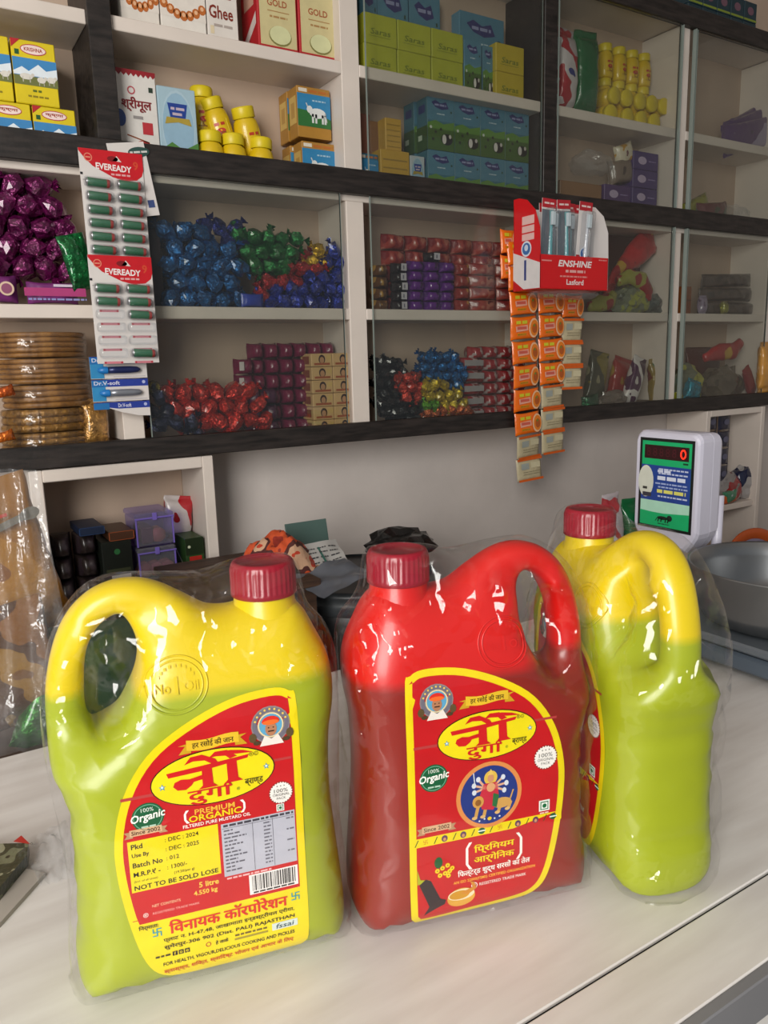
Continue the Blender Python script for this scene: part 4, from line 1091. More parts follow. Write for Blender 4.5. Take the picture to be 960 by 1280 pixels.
M_DISC = mat('golden_baked_crust', '#96682c', .5, hex2='#5c3812', vscale=60, bmp=(90, .5, .003)); M_DISC2 = mat('golden_glitter_crust', '#a87a30', .35, metal=.3, hex2='#5c3c10', vscale=90, bmp=(140, .9, .004))
M_STACKF = clear_film('stack_film', (.96, .96, .96), .05, .10, 40, .9, .006, .012, edge=.4)
def disc_stack(label, x, y, z, n, t, rx, ry, m, amp, film):
    r = empty('flatbread_stack', (x, y, z)); tag(r, label, 'flatbread stack', 'stacks of golden discs')
    b = MB(); N = 40
    b.lathe([(.001, 0), (rx*.96, 0), (rx, t*.3), (rx, t*.7), (rx*.96, t*.96), (.001, t*.96)], m, N, mod=lambda i, j: 1+amp*math.sin(i*1.7+j))
    b.v = [(vx, vy*ry/rx, vz) for vx, vy, vz in b.v]; me = b.mesh('disc')
    for k in range(n): put(me, 'disc', r, (random.uniform(-.002, .002), random.uniform(-.001, .001), k*t), (0, 0, random.uniform(0, .1) if rx == ry else 0))
    f = MB(); f.lathe([(.001, -.0006), (rx*1.03, 0), (rx*1.04, n*t*.5), (rx*1.02, n*t), (.001, n*t+.0008)], M_STACKF, 40, mod=lambda i, j: 1+.012*math.sin(i*2.3))
    f.v = [(vx, vy*ry/rx, vz) for vx, vy, vz in f.v]; put(f.mesh('plastic_wrap'), 'plastic_wrap', r)
xg = on_y(61, 475, 1.40).x
zz = ZB
for i, (n, t, m, dx) in enumerate(((4, .0095, M_DISC2, -.004), (3, .0125, M_DISC2, -.002), (4, .0095, M_DISC, .002), (5, .0082, M_DISC, .001), (5, .0082, M_DISC, 0))):
    disc_stack(['rough glittering disc stack at the bottom of the pile', 'crumpled wrapped disc stack, second from the bottom of the pile', 'smooth golden disc stack in the middle of the pile', 'smooth golden disc stack, second from the top of the pile', 'smooth golden disc stack on top of the pile'][i], xg+dx, 1.455, zz, n, t, .0725, .058, m, .012 if i < 2 else .004, True); zz += n*t+.0022
o = put(pillow_mesh('snack_packet', .09, .05, .03, foil('#b98a4a'), 9, .003), 'snack_packet', None, (on_y(119, 520, 1.42).x, 1.43, ZB+.046), (0, math.pi/2, .4)); tag(o, 'small golden packet standing beside the disc pile', 'packet')
for py, hx in ((490, '#c2571a'), (546, '#cf6a1e')):
    o = put(pillow_mesh('snack_packet', .034, .018, .014, foil(hx), 4, .001), 'snack_packet', None, on_y(4, py, 1.375), (0, -.2, .2)); tag(o, 'small orange packet halfway up the disc pile' if py < 500 else 'small orange packet low beside the disc pile', 'packet')

# --- second bay, upper
heap('wrapped_sweet', 'bright blue foil-wrapped sweet in the tall heap', 'blue sweets heap', [(200, 285), (250, 290), (300, 318), (306, 350), (312, 388), (203, 388)], '#0a5590', .0190, 1.43, 2, seed=2, floor=ZL)
heap('wrapped_sweet', 'navy foil-wrapped sweet along the top of the blue heap', 'navy sweets on the heap', [(236, 278), (262, 270), (312, 282), (312, 306), (290, 312), (240, 292)], '#18246e', .0165, 1.435, 1, seed=3)
heap('wrapped_sweet', 'green foil-wrapped sweet between the blue and red ones', 'green sweets', [(290, 298), (310, 292), (345, 300), (372, 300), (376, 322), (350, 342), (318, 342), (300, 330)], '#0d6b2b', .017, 1.432, 2, seed=4)
heap('wrapped_sweet', 'red foil-wrapped sweet between green and dark blue ones', 'red sweets on the upper shelf', [(322, 340), (352, 338), (372, 325), (396, 322), (396, 350), (352, 366), (320, 378)], '#a31b22', .0165, 1.43, 2, seed=5)
heap('wrapped_sweet', 'gold foil-wrapped sweet at the top of the mixed heap', 'gold sweets', [(384, 308), (412, 306), (412, 334), (388, 334)], '#c29a1c', .014, 1.432, 1, seed=6)
heap('wrapped_sweet', 'royal blue foil-wrapped sweet by the white divider', 'royal blue sweets', [(320, 372), (365, 352), (398, 335), (410, 308), (424, 312), (440, 352), (440, 388), (312, 388)], '#1b2f93', .0165, 1.43, 2, seed=7, floor=ZL)
o = put(pillow_mesh('snack_packet', .05, .026, .02, patch('blue_white_print', ['#2a3fa0', '#2a3fa0', '#d9dde8'], 14), 4, .001), 'snack_packet', None, (on_y(318, 378, 1.40).x, 1.41, ZL+.0135), (0, 0, .2)); tag(o, 'small blue and white roll lying before the blue sweets', 'packet')
by_px('carton', 'dark maroon carton half hidden behind the battery cards', None, 178, 202, 262, 386, 1.43, .05, '#2c1216', None, zb=ZL)

# --- second bay, lower
heap('wrapped_sweet', 'red foil-wrapped sweet on the lowest shelf', 'red sweets on the lowest shelf', [(196, 486), (240, 480), (312, 484), (330, 502), (348, 532), (240, 540), (200, 520)], '#c0281c', .0185, 1.43, 2, seed=8, floor=ZB+.018)
heap('wrapped_sweet', 'midnight blue foil-wrapped sweet under the red ones', 'midnight blue sweets', [(184, 495), (200, 500), (212, 520), (258, 530), (262, 546), (184, 548)], '#141a3c', .016, 1.415, 1, seed=9, floor=ZB)
heap('wrapped_sweet', 'dull yellow foil-wrapped sweet behind the battery cards', 'dull yellow sweets', [(182, 468), (200, 472), (204, 492), (184, 494)], '#8a7a18', .015, 1.43, 1, seed=10)
M_MAR = mat('maroon_wrapper', '#6b1438', .28, vary=.3, vscale=25, coat=.4, bmp=(60, .7, .004))
def white_tab(p, w, h): p.rect(w*.05, h*.25, w*.3, h*.8, '#c9c0bd', 1)
block('toffee_packet', 'maroon packet in the stack behind the cream bars', 'maroon packets stack', (318, 424, 428, 528), 6, 6, M_MAR, 1.445, .055, ZB, seed=11)
block('toffee_packet', 'maroon packet with white tab at the open stack end', 'tabbed maroon packets', (298, 322, 448, 488), 1, 2, M_MAR, 1.43, .05, None, mark=white_tab, seed=12)
block('toffee_packet', 'dark plum packet below the tabbed maroon ones', 'plum packets', (312, 352, 486, 528), 2, 3, mat('plum_wrapper', '#3c1430', .3, vary=.3, coat=.3, bmp=(60, .7, .004)), 1.425, .05, ZB, seed=13)
def d_soap(p, w, h):
    p.ell(w*.5, h*.55, w*.16, h*.36, '#3a2218', 1, 14); p.ell(w*.5, h*.48, w*.11, h*.26, '#b98a62', 2, 12); p.rect(w*.12, h*.12, w*.88, h*.28, '#a2542e', 3); p.rect(w*.72, h*.5, w*.95, h*.85, '#cfae6a', 1)
def s_soap(p, d, h): p.rect(d*.2, h*.2, d*.8, h*.8, '#8a4a34', 1)
x0, x1, z0, z1 = px_rect(391, 443, 441, 531, 1.415); w_, h_ = (x1-x0)/2, (z1-ZB)/6
for r in range(6):
    for c in range(2): carton('soap_bar', 'cream soap bar with a small portrait by the divider, '+ROWN[r], 'cream soap bars', w_-.001, h_-.0008, .05, '#cda873', d_soap, (x0+w_*(c+.5), 1.442, ZB+h_*r), cat='soap', side=s_soap)

# --- third bay, upper
M_PINK = patch('pink_red_foil', ['#4c0a10', '#7c161a', '#9c3a30', '#b06a58', '#5c1014'], 34)
M_PURP = patch('purple_foil', ['#2a0a44', '#461063', '#5c1a7c', '#2c0c3c'], 30)
M_GLD = patch('gold_brown_foil', ['#6a4a20', '#a8803a', '#5c3a18', '#8a5a2a'], 30)
block('toffee_packet', 'gold packet in the column by the white divider', 'gold packets', (472, 490, 330, 388), 1, 4, M_GLD, 1.43, .05, ZL, seed=14)
block('toffee_packet', 'red and pink packet in the rows behind the purple ones', 'red and pink packets', (484, 696, 298, 386), 8, 5, M_PINK, 1.462, .05, ZL, seed=15)
block('toffee_packet', 'red and pink packet in the front rows by the orange sachets', 'front red and pink packets', (592, 692, 330, 390), 3, 4, M_PINK, 1.42, .04, ZL, seed=16)
block('toffee_packet', 'gold and red packet in the column beside the purple packets', 'gold and red packets', (574, 592, 328, 389), 1, 4, patch('gold_red_foil', ['#a8702c', '#8a2a20', '#b98a44'], 30), 1.42, .04, ZL, seed=17)
def white_sq(p, w, h): p.rect(w*.35, h*.15, w*.72, h*.9, '#b9b6bd', 1); p.rect(w*.48, h*.3, w*.56, h*.7, '#6a6a78', 2)
block('toffee_packet', 'dark packet with a white price square', 'dark packets with white squares', (495, 514, 328, 389), 1, 5, mat('dark_wrapper', '#1c1014', .3, coat=.3, bmp=(60, .6, .003)), 1.42, .04, ZL, mark=white_sq, seed=18)
block('toffee_packet', 'purple foil packet in the block on the glazed shelf', 'purple packets', (515, 573, 326, 389), 3, 5, M_PURP, 1.42, .04, ZL, seed=19)
block('toffee_packet', 'dark packet with white square on top of the purple block', 'dark packet on the purple block', (536, 556, 315, 326), 1, 1, mat('dark_wrapper', '#1c1014', .3, coat=.3, bmp=(60, .6, .003)), 1.42, .04, None, mark=white_sq, seed=20)

# --- third bay, lower
heap('wrapped_sweet', 'black shiny wrapped sweet in the heap by the divider', 'black sweets', [(470, 450), (505, 450), (512, 462), (500, 480), (520, 510), (545, 528), (470, 530)], '#121012', .0135, 1.42, 2, seed=21, floor=ZB)
heap('wrapped_sweet', 'sky blue foil-wrapped sweet in the mixed heap', 'sky blue sweets', [(524, 452), (545, 438), (566, 442), (582, 470), (580, 488), (548, 480), (524, 474)], '#0f5c98', .014, 1.425, 2, seed=22)
heap('wrapped_sweet', 'orange-red foil-wrapped sweet between black and blue ones', 'orange-red sweets', [(500, 466), (524, 466), (532, 482), (528, 502), (498, 500), (492, 484)], '#b8321e', .0135, 1.415, 2, seed=23)
heap('wrapped_sweet', 'yellow foil-wrapped sweet in front of the sky blue ones', 'yellow sweets', [(526, 484), (552, 476), (582, 492), (580, 512), (550, 510), (528, 496)], '#c2a81a', .0145, 1.41, 1, seed=24)
heap('wrapped_sweet', 'lime green foil-wrapped sweet among yellow ones', 'lime sweets', [(529, 496), (546, 496), (546, 512), (529, 512)], '#5a9a1e', .012, 1.408, 1, seed=25)
heap('wrapped_sweet', 'copper orange foil-wrapped sweet on the lowest glazed shelf', 'copper sweets', [(526, 512), (590, 510), (592, 524), (526, 528)], '#b85a26', .012, 1.41, 1, seed=26, floor=ZB)
M_RW = patch('red_white_foil', ['#6c1016', '#8f1820', '#98202a', '#b3a0a0', '#7c141a'], 34)
def silver_tab(p, w, h): p.rect(w*.1, h*.3, w*.95, h*.75, '#9a9698', 1)
block('toffee_packet', 'red and white packet in the stack behind the orange sachets', 'red and white packets', (592, 694, 432, 516), 6, 6, M_RW, 1.44, .05, ZB, seed=27)
block('toffee_packet', 'red packet with a silver tab at the open stack end', 'red packets with silver tabs', (578, 606, 446, 518), 1, 5, M_RW, 1.425, .05, ZB, mark=silver_tab, seed=28)

# --- fourth and fifth bays: pouches and bags
def bag_tube(label, pts, Y, radii, m, seed=0, amp=.30, flat_=.62, name='snack_bag'):
    P = [on_y(x, y, Y) for x, y in pts]; c = P[0]; rnd = random.Random(seed); off = Vector((rnd.uniform(0, 50),)*3)
    Q = []; R_ = []
    for i in range(len(P)-1):
        for k in range(5): t = k/5; Q.append(P[i].lerp(P[i+1], t)-c); R_.append(radii[i]*(1-t)+radii[i+1]*t)
    Q.append(P[-1]-c); R_.append(radii[-1])
    b = MB(); b.tube(Q, R_, m, 18)
    out = []
    for v in b.v:
        p = Vector(v); k = noise.noise(p*28+off)*.6+noise.noise(p*70+off)*.5+noise.noise(p*150+off)*.25
        ax = min(Q, key=lambda q: (q-p).length); d = p-ax; d = d*(1+amp*k); p = ax+d
        out.append((p.x, p.y*flat_, p.z))
    b.v = out
    return tag(b.build(name, None, c), label, 'bag')
def pouch(label, px, py, Y, w, h, d, m, rz=0., ry=0., zb=None, name='snack_pouch', group=None, seed=0, amp=.004, rx=0.):
    p = on_y(px, py, Y); me = pillow_mesh(name, h, w, d, m, seed, amp, 26, 22)
    a = ry+math.pi/2
    half = abs(math.sin(a))*h/2+abs(math.cos(a))*w/2
    z = p.z if zb is None else zb+half*.97
    o = put(me, name, None, (p.x, Y, z), (rx, a, rz)); return tag(o, label, 'packet', group)
def sack(label, px, py, Y, w, h, d, m, zb=None, name='plastic_bag', seed=0, amp=.25):
    p = on_y(px, py, Y); rnd = random.Random(seed); off = Vector((rnd.uniform(0, 50),)*3)
    bm = bmesh.new(); bmesh.ops.create_icosphere(bm, subdivisions=3, radius=1)
    for v in bm.verts:
        k = 1+amp*noise.noise(v.co*1.7+off)+amp*.8*noise.noise(v.co*4.2+off)+amp*.4*noise.noise(v.co*9+off)
        c = v.co*k; v.co = Vector((c.x*w/2, c.y*d/2, max(c.z, -.8)*h/2))
    z = p.z if zb is None else zb+.4*h
    o = put(MB().bm(bm, m, None, False).mesh(name), name, None, (p.x, Y, z)); return tag(o, label, 'bag')
M_FLAG = patch('red_white_blue_print', ['#1f2a78', '#b9aeb2', '#a8202c', '#c9c2c4', '#24317e'], 16)
M_GRNP = mat('green_pouch_film', '#0b5a31', .25, coat=.5, vary=.15, bmp=(40, .8, .006))
pouch('tall pouch printed red, white and blue beside the dark post', 705, 85, 1.44, .065, .185, .05, M_FLAG, zb=ZA, seed=1, rz=.1)
pouch('tall glossy green pouch beside the yellow jar block', 731, 85, 1.435, .07, .19, .045, M_GRNP, zb=ZA, seed=2, rz=-.1)
LJ2, GJ2 = 'small yellow jar in the upright block on the glazed shelf', 'upright block of yellow jars'
xj = [on_y(v, 70, 1.48).x for v in (758, 775, 791, 806)]
for r in range(2):
    for x in xj:
        o = jar((x, 1.485, ZA+.036+r*.080), (0, 0, random.uniform(-.3, .3)), LJ2, GJ2); o.scale = (.82, .82, .92)
for x in xj:
    o = jar((x, 1.500, ZA+.0), (0, 0, 0), LJ2, GJ2); o.scale = (.82, .7, .42)
LJ3 = 'small yellow jar lying with its lid facing out'
for r, xs in enumerate(((768, 787, 804, 821), (770, 787, 803, 818, 833))):
    for v in xs:
        p = on_y(v, 143 if r == 0 else 122, 1.43)
        o = jar((p.x, 1.487, ZA+.021+r*.042), (math.pi/2, 0, random.uniform(-.1, .1)), LJ3, 'yellow jars lying lid outwards'); o.scale = (.95, .95, .62)
# fourth bay lower: purple cartons, brown box and clear bag
def d_purple(p, w, h): p.ell(w*.35, h*.5, w*.17, h*.22, '#b9a9c6', 1); p.dashes(w*.6, w*.9, h*.5, h*.06, '#8f7fb0', 1, 2)
x0, x1, z0, z1 = px_rect(792, 823, 182, 262, 1.43); hq = (z1-ZM)/4.4
for r in range(4): carton('soap_carton', 'purple carton in the tall stack against the divider, '+ROWN[r], 'purple cartons tall stack', x1-x0, hq, .06, '#43306e', d_purple, ((x0+x1)/2, 1.462, ZM+r*(hq+.0008)))
for r in range(2): carton('soap_carton', 'purple carton in the low pair beside the tall stack, '+ROWN[r].replace('second row up', 'top row'), 'purple cartons low pair', x1-x0, hq, .05, '#4c2f6a', d_purple, ((x0+x1)/2-(x1-x0)-.004, 1.46, ZM+r*(hq+.0008)))
by_px('carton', 'plain brown cardboard box under a clear bag', None, 700, 752, 228, 256, 1.43, .07, '#8a6440', None, zb=ZM)
sack('crumpled clear bag of brown snacks above the cardboard box', 738, 205, 1.455, .13, .06, .08, M_BAG, seed=3)
pouch('small packet with yellow and plum print on top of the clear bag', 780, 192, 1.45, .05, .07, .03, patch('yellow_plum_print', ['#5a2a4c', '#b98a2a', '#c9bfa8', '#6a3a40'], 30), ry=1.2, seed=4)
pouch('grey brown packet under the yellow and plum one', 775, 215, 1.45, .06, .09, .04, patch('grey_brown_print', ['#5a4a42', '#7a6a5e', '#4a3c38'], 20), ry=1.4, seed=5, name='snack_packet')
# fifth bay
for i, (px, py, ry) in enumerate(((935, 170, 1.32), (938, 160, 1.22), (944, 152, 1.12))):
    pouch('long purple and silver packet in the fanned pile', px, py, 1.44+.02*i, .085, .24, .03, patch('purple_silver_print', ['#3c2458', '#8f86a4', '#4a2a66', '#2f1c46'], 12), ry=ry, seed=6+i, group='fanned purple packets')
pouch('dark green and red packet lying on the shelf end', 890, 252, 1.425, .06, .13, .04, patch('green_red_print', ['#16331f', '#1f4a2c', '#5a1c20', '#2c3a22'], 14), ry=1.45, zb=ZM+.008, seed=9)
pouch('dark olive packet with a yellow stripe under the green one', 870, 245, 1.45, .07, .12, .04, patch('olive_yellow_print', ['#3c4420', '#8a8a2a', '#4a5426'], 14), ry=1.2, seed=10, zb=ZM)
sack('pale grey clear bag behind the dark green packet', 915, 240, 1.48, .18, .10, .07, M_BAG, zb=ZM, seed=11)
for i in range(5):
    for r in range(2):
        a = on_y(885+18*i, 10, 1.42); carton('tea_carton', 'dark teal carton with yellow band on the topmost shelf, '+ROWN[r], 'teal cartons above the top beam', .055, .05, .05, '#12303a', lambda p, w, h: (p.rect(0, h*.06, w, h*.16, '#7a8a2a', 1), p.ell(w*.5, h*.55, w*.25, h*.2, '#6a4a58', 1)), (1.86+.058*i, 1.45, Z(.832)+r*.0505))
# fourth bay, lower half
M_REDB = patch('red_gold_bag_print', ['#840e14', '#b5161c', '#a01419', '#c29a2e'], 16)
M_REDY = patch('red_lime_print', ['#7c0e14', '#8f1218', '#96963a', '#8f1a18'], 22)
bag_tube('red snack bag with gold print, bulging top and twisted tail', [(812, 290), (806, 305), (790, 322), (770, 340), (762, 362), (757, 388)], 1.455, [.012, .040, .030, .013, .016, .022], M_REDB, 12)
bag_tube('red and lime snack bag arched over the clear bags', [(772, 352), (785, 346), (802, 350), (810, 364), (811, 376)], 1.425, [.014, .018, .022, .016, .008], M_REDY, 14)
bag_tube('red packet with lime print lying at the shelf front', [(735, 384), (748, 380), (762, 376), (768, 366)], 1.425, [.012, .022, .022, .010], M_REDY, 15)
M_LIMEB = patch('pale_lime_print', ['#4a5244', '#6a725c', '#8f9440', '#59624f'], 26)
sack('pale green clear bag of snacks on the shelf', 786, 378, 1.44, .13, .078, .055, M_LIMEB, zb=ZL, seed=16, amp=.3)
sack('grey clear bag of snacks by the divider', 813, 384, 1.45, .10, .060, .06, patch('grey_snack_bag', ['#3a4040', '#565d5a', '#454b48', '#6a706c'], 26, .2), zb=ZL, seed=17, amp=.3)
by_px('carton', 'dull dark red carton at the back behind the snack bags', None, 752, 800, 290, 396, 1.497, .02, '#4a2420', None, zb=ZL)
# fourth bay, lowest
pouch('white and plum pouch leaning upright on the lowest shelf', 793, 460, 1.425, .052, .135, .03, patch('white_plum_print', ['#c9c3bf', '#3a0f2e', '#d3cdca', '#461240', '#c0bab6'], 15), ry=.36, zb=ZB, seed=18)
pouch('yellow and red pouch behind the white and plum pouch', 775, 455, 1.462, .075, .13, .03, patch('yellow_red_print', ['#96701a', '#8f2018', '#9a7a24'], 14), ry=.25, zb=ZB, seed=19)
pouch('orange and green pouch against the divider', 820, 460, 1.45, .05, .13, .03, patch('orange_green_print', ['#8a4a1a', '#1f5a30', '#86702c', '#6a2218'], 16), ry=-.1, zb=ZB, seed=20)
pouch('olive and yellow pouch behind the orange sachets', 745, 450, 1.45, .07, .15, .03, patch('olive_white_print', ['#2a2c18', '#7c6e22', '#3c3c28', '#8a8466'], 16), ry=.2, zb=ZB, seed=21)
pouch('small green packet lying behind the orange sachets', 738, 492, 1.42, .04, .06, .03, foil('#0c5a34'), ry=1.4, zb=ZB, seed=22, name='snack_packet')
sack('clear bag of pale snacks on the lowest shelf', 765, 485, 1.425, .10, .055, .05, patch('pale_snack_bag', ['#4f463e', '#6e6258', '#5c5248'], 26, .2), zb=ZB, seed=23, amp=.3)
# fifth bay, upper
by_px('carton', 'orange carton standing by the glass rim', None, 852, 864, 358, 396, 1.43, .05, '#8a4c1e', lambda p, w, h: p.rect(0, h*.48, w, h*.52, '#5a3414', 1), zb=ZL)
M_BRN = patch('brown_clear_print', ['#1e1814', '#3a302a', '#4c4038', '#2c2420'], 30)
for i in range(3):
    pouch('dark brown clear packet of seeds in the pile of three', 908, 385-18*i, 1.45, .037, .27-.02*i, .07, M_BRN, ry=math.pi/2-.02*i, zb=ZL+.038*i, seed=24+i, group='brown seed packets', name='snack_packet', amp=.003)
pouch('small lilac packet in front of the brown packets', 878, 383, 1.405, .03, .05, .02, patch('lilac_print', ['#4a4058', '#8a7f96', '#5a4a66'], 20), zb=ZL, seed=27, name='snack_packet')
pouch('small lime packet in front of the brown packets', 905, 388, 1.405, .025, .035, .02, foil('#8a8a2a'), zb=ZL, seed=28, name='snack_packet')
# fifth bay, lowest
pouch('cyan foil packet folded on the lowest shelf', 866, 478, 1.412, .06, .06, .03, foil('#0f90ac'), zb=ZB, seed=29, ry=.3)
sack('clear bag with lime ties beside the cyan packet', 858, 462, 1.455, .14, .12, .06, patch('clear_lime_bag', ['#454a3c', '#6a6e58', '#a8a83a', '#4a5048'], 18, .18), zb=ZB, seed=30, amp=.25)
sack('clear bag of beige snacks under the red packet', 902, 468, 1.45, .20, .11, .07, patch('beige_snack_bag', ['#463e32', '#625848', '#544a3c', '#6e6650'], 22, .2), zb=ZB, seed=31, amp=.28)
bag_tube('red packet with yellow print lying over the clear bags', [(880, 448), (900, 440), (915, 440), (926, 428)], 1.425, [.012, .024, .024, .014], M_REDB, 32)
pouch('white and red packet standing at the shelf end', 937, 470, 1.415, .035, .10, .02, patch('white_red_print', ['#8a827c', '#84141a', '#968e88'], 12), ry=-.5, zb=ZB, seed=33)
pouch('rust red pouch at the back of the lowest glazed shelf', 880, 430, 1.497, .17, .16, .02, mat('rust_wrapper', '#4c1e14', .35, vary=.3, bmp=(50, .6, .004)), zb=ZB, seed=34)
pouch('amber packet standing at the end of the lowest shelf', 957, 445, 1.392, .06, .15, .03, mat('amber_wrapper', '#b98438', .3, vary=.3, vscale=20, coat=.4), zb=ZB+.02, seed=35, name='snack_packet')

# ================================================================= hanging battery cards
M_CARD = mat('white_card', '#d2ccc8', .45, vary=.03)
M_BAT = mat('green_battery_sleeve', '#0d5a38', .3, coat=.4, vary=.08); M_STEEL = mat('steel', '#a8a8aa', .28, metal=.9); M_BATR = mat('battery_red_band', '#9a2a24', .35)
M_BLIS = clear_film('blister_plastic', (.95, .96, .97), .05, .08, 40, .4, .003, .03, edge=.5)
YC = 1.372
mm = (on_y(180, 250, YC).x-on_y(100, 250, YC).x)/80      # metres per pixel across, at the cards
def battery_mesh(L, r):
    b = MB(); b.lathe([(.0001, 0), (r*.9, 0), (r*.9, L*.05)], M_STEEL, 12, axis='x'); b.lathe([(r*.92, L*.05), (r, L*.07), (r, L*.80)], M_BAT, 12, axis='x')
    b.lathe([(r, L*.80), (r, L*.90), (r*.92, L*.92)], M_BATR, 12, axis='x'); b.lathe([(r*.9, L*.92), (r*.9, L*.96), (r*.35, L*.96), (r*.35, L), (.0001, L)], M_STEEL, 12, axis='x')
    return b.mesh('battery')
BATM = battery_mesh(.054, .0095)
def battery_card(label, px_l, px_t, rows, missing=(), y=YC, torn=()):
    tl = on_y(px_l, px_t, y); w, h = .139, .046+.0288*rows+.052
    r = empty('battery_card', (tl.x+w/2*.735, y, tl.z)); tag(r, label, 'battery card'); r.scale = (.735,)*3
    hh = .064
    MB().rbox(-w/2, w/2, 0, .0012, -hh-.0285*rows-.001, 0, M_CARD, .0004).build('backing_card', r)
    p = Print(); p.poly([(-w/2, 0), (w/2, 0), (w/2, -hh*.55), (w*.47, -hh*.75), (w*.38, -hh*.90), (w*.2, -hh*.96), (0, -hh*.86), (-w*.3, -hh*.55), (-w*.42, -hh*.30), (-w/2, -hh*.08)], '#c01420', 1)
    p.text('EVEREADY', 0.004, -hh*.55, .0135, '#e6dedb', 2, w=.078, bold=.03, rot=-2); p.dashes(-.003, .039, -hh*.77, .004, '#d9a0a0', 2, 3)
    p.ring(-w*.36, -hh*.28, .009, .009, .002, '#d8826a', 2, 16); p.dashes(-w*.40, -w*.32, -hh*.28, .003, '#d8826a', 2, 2)
    p.ell(w*.02, -hh*.26, .012, .006, '#7c1218', 2, 14); p.poly([(.002, -hh*.32), (.012, -hh*.15), (.022, -hh*.34)], '#d8cfc8', 2); p.text('9', w*.38, -hh*.42, .018, '#c9482a', 2, bold=.02)
    p.text('12', w*.42, -hh*.98, .006, '#2c2a44', 2, bold=.02); p.rect(-w/2, -hh*.86, -w*.46, -hh*.78, '#1c1a1c', 1)
    p.rect(-w*.47, -hh*1.03, -w*.18, -hh*1.01, '#8f8a88', 1)
    for k in range(rows):
        z = -hh-.013-.0285*k
        for c in (-1, 1): p.rect(c*w*.245-.021, z-.0170, c*w*.245+.021, z-.0118, '#c97a84', 1); p.ell(c*w*.245-.018, z-.0144, .0022, .0022, '#a8202c', 2, 8); p.ell(c*w*.245+.018, z-.0144, .0022, .0022, '#a8202c', 2, 8)
    p.build('printed_card', r, lambda x, yy, l: (x, -.0003-l, yy))
    for k in range(rows):
        for c in (0, 1):
            z = -hh-.0065-.0285*k
            x = (-1, 1)[c]*w*.245
            if (k, c) not in missing: put(BATM, 'battery', r, (x-.027, -.0095, z), (0, math.radians(2.5), 0))
            bl = MB(); bl.lathe([(.0001, -.031), (.009, -.030), (.0112, -.026), (.0112, .026), (.009, .030), (.0001, .031)], M_BLIS, 14, axis='x', c=(x, -.0092, z)); bl.build('blister', r)
    return r
battery_card('red and white battery card pinned to the dark beam, fully loaded', 97, 184, 6, y=1.379)
battery_card('red and white battery card with several empty blisters, hanging below another', 109, 318, 6, missing=((2, 0), (3, 0), (3, 1), (4, 0), (5, 0), (4, 1)), y=1.350)
# spare card behind the first, its corner showing
tl = on_y(150, 190, 1.383); o = MB().rbox(-.02, .042, 0, .001, -.105, .012, M_CARD, .0003).build('display_card', None, (tl.x, 1.3815, tl.z+.002), (0, math.radians(-9), 0)); tag(o, 'plain white card corner sticking out behind the battery card', 'card')
p = Print(); p.ell(.03, -.004, .018, .008, '#2c4a44', 1); p.dashes(.015, .045, -.004, .003, '#c9c9c4', 2, 1); p.rect(.026, -.092, .037, -.08, '#3a4a7a', 1); p.build('printed_card', o, lambda x, yy, l: (x, -.0005-l, yy))
# strip of glue tubes on blue cards
tl = on_y(111, 446, 1.372); g = empty('glue_tube_strip', (tl.x, 1.372, tl.z)); g.scale = (.735,)*3; tag(g, 'torn strip of blue cards with small glue tubes, below the battery cards', 'tube strip')
M_TUBE = mat('grey_tube_metal', '#8f939c', .3, metal=.5); M_NOZ = mat('blue_nozzle', '#1f72b8', .35)
wd = .128
for k in range(3):
    z0 = -.052*k; hh = .0505 if k < 2 else .034
    pts = [(0, z0-.0005), (wd, z0-.0005), (wd, z0-hh), (0, z0-hh)] if k < 2 else [(.0, z0-.0005), (wd, z0-.0005), (wd, z0-hh*1.05), (.10, z0-hh), (.06, z0-hh*.7), (.03, z0-hh*.35), (.02, z0-.006)]
    c = MB().prism(pts, 0, .001, M_CARD).build('tube_card', g)
    p = Print()
    p.poly([(q[0], q[1]*1.0 if q[1] > z0-.02 else max(q[1], z0-.017)) for q in pts[:4]] if k < 2 else [pts[0], pts[1], (wd, z0-.016), (.055, z0-.016), (.03, z0-.012)], '#243a92', 1)
    p.rect(0, z0-.0165, .035, z0-.002, '#1d6aa8', 2)
    p.text('Dr.V-soft', .034 if k < 2 else .07, z0-.0085, .009, '#cfcfe0', 3, w=.058 if k < 2 else .03, bold=.02); p.ell(wd-.010, z0-.008, .004, .004, '#a8b0d8', 3, 10)
    if k < 2: p.rect(.0, z0-hh+.001, .03, z0-.017, '#2f86b8', 2); p.rect(.05, z0-hh+.003, wd-.005, z0-hh+.005, '#b9b4b8', 2)
    put(p.mesh('printed_card', lambda x, yy, l: (x, -.0003-l, yy)), 'printed_card', c)
    if k < 2:
        zt = z0-.031
        t = MB().lathe([(.0001, 0), (.0075, .002), (.008, .02), (.008, .05), (.0065, .068), (.002, .074)], M_TUBE if k else mat('navy_tube', '#26305e', .3, metal=.3), 14, axis='x', c=(.036, -.009, zt)).build('glue_tube', c)
        MB().lathe([(.0001, 0), (.004, .001), (.0085, .012), (.0085, .020)], M_NOZ, 14, axis='x', c=(.014, -.009, zt)).build('nozzle', t) if False else MB().lathe([(.0001, 0), (.004, .001), (.0085, .012), (.0085, .022)], M_NOZ, 14, axis='x', c=(.014, -.009, zt)).build('nozzle', c)
tp = on_y(187, 450, 1.368); o = MB().prism([(0, 0), (.022, .012), (.018, -.004), (.006, -.022), (-.012, -.024)], 0, .0012, M_CARD).build('torn_flap', g, (wd-.004, -.004, .001), (.5, 0, .3))

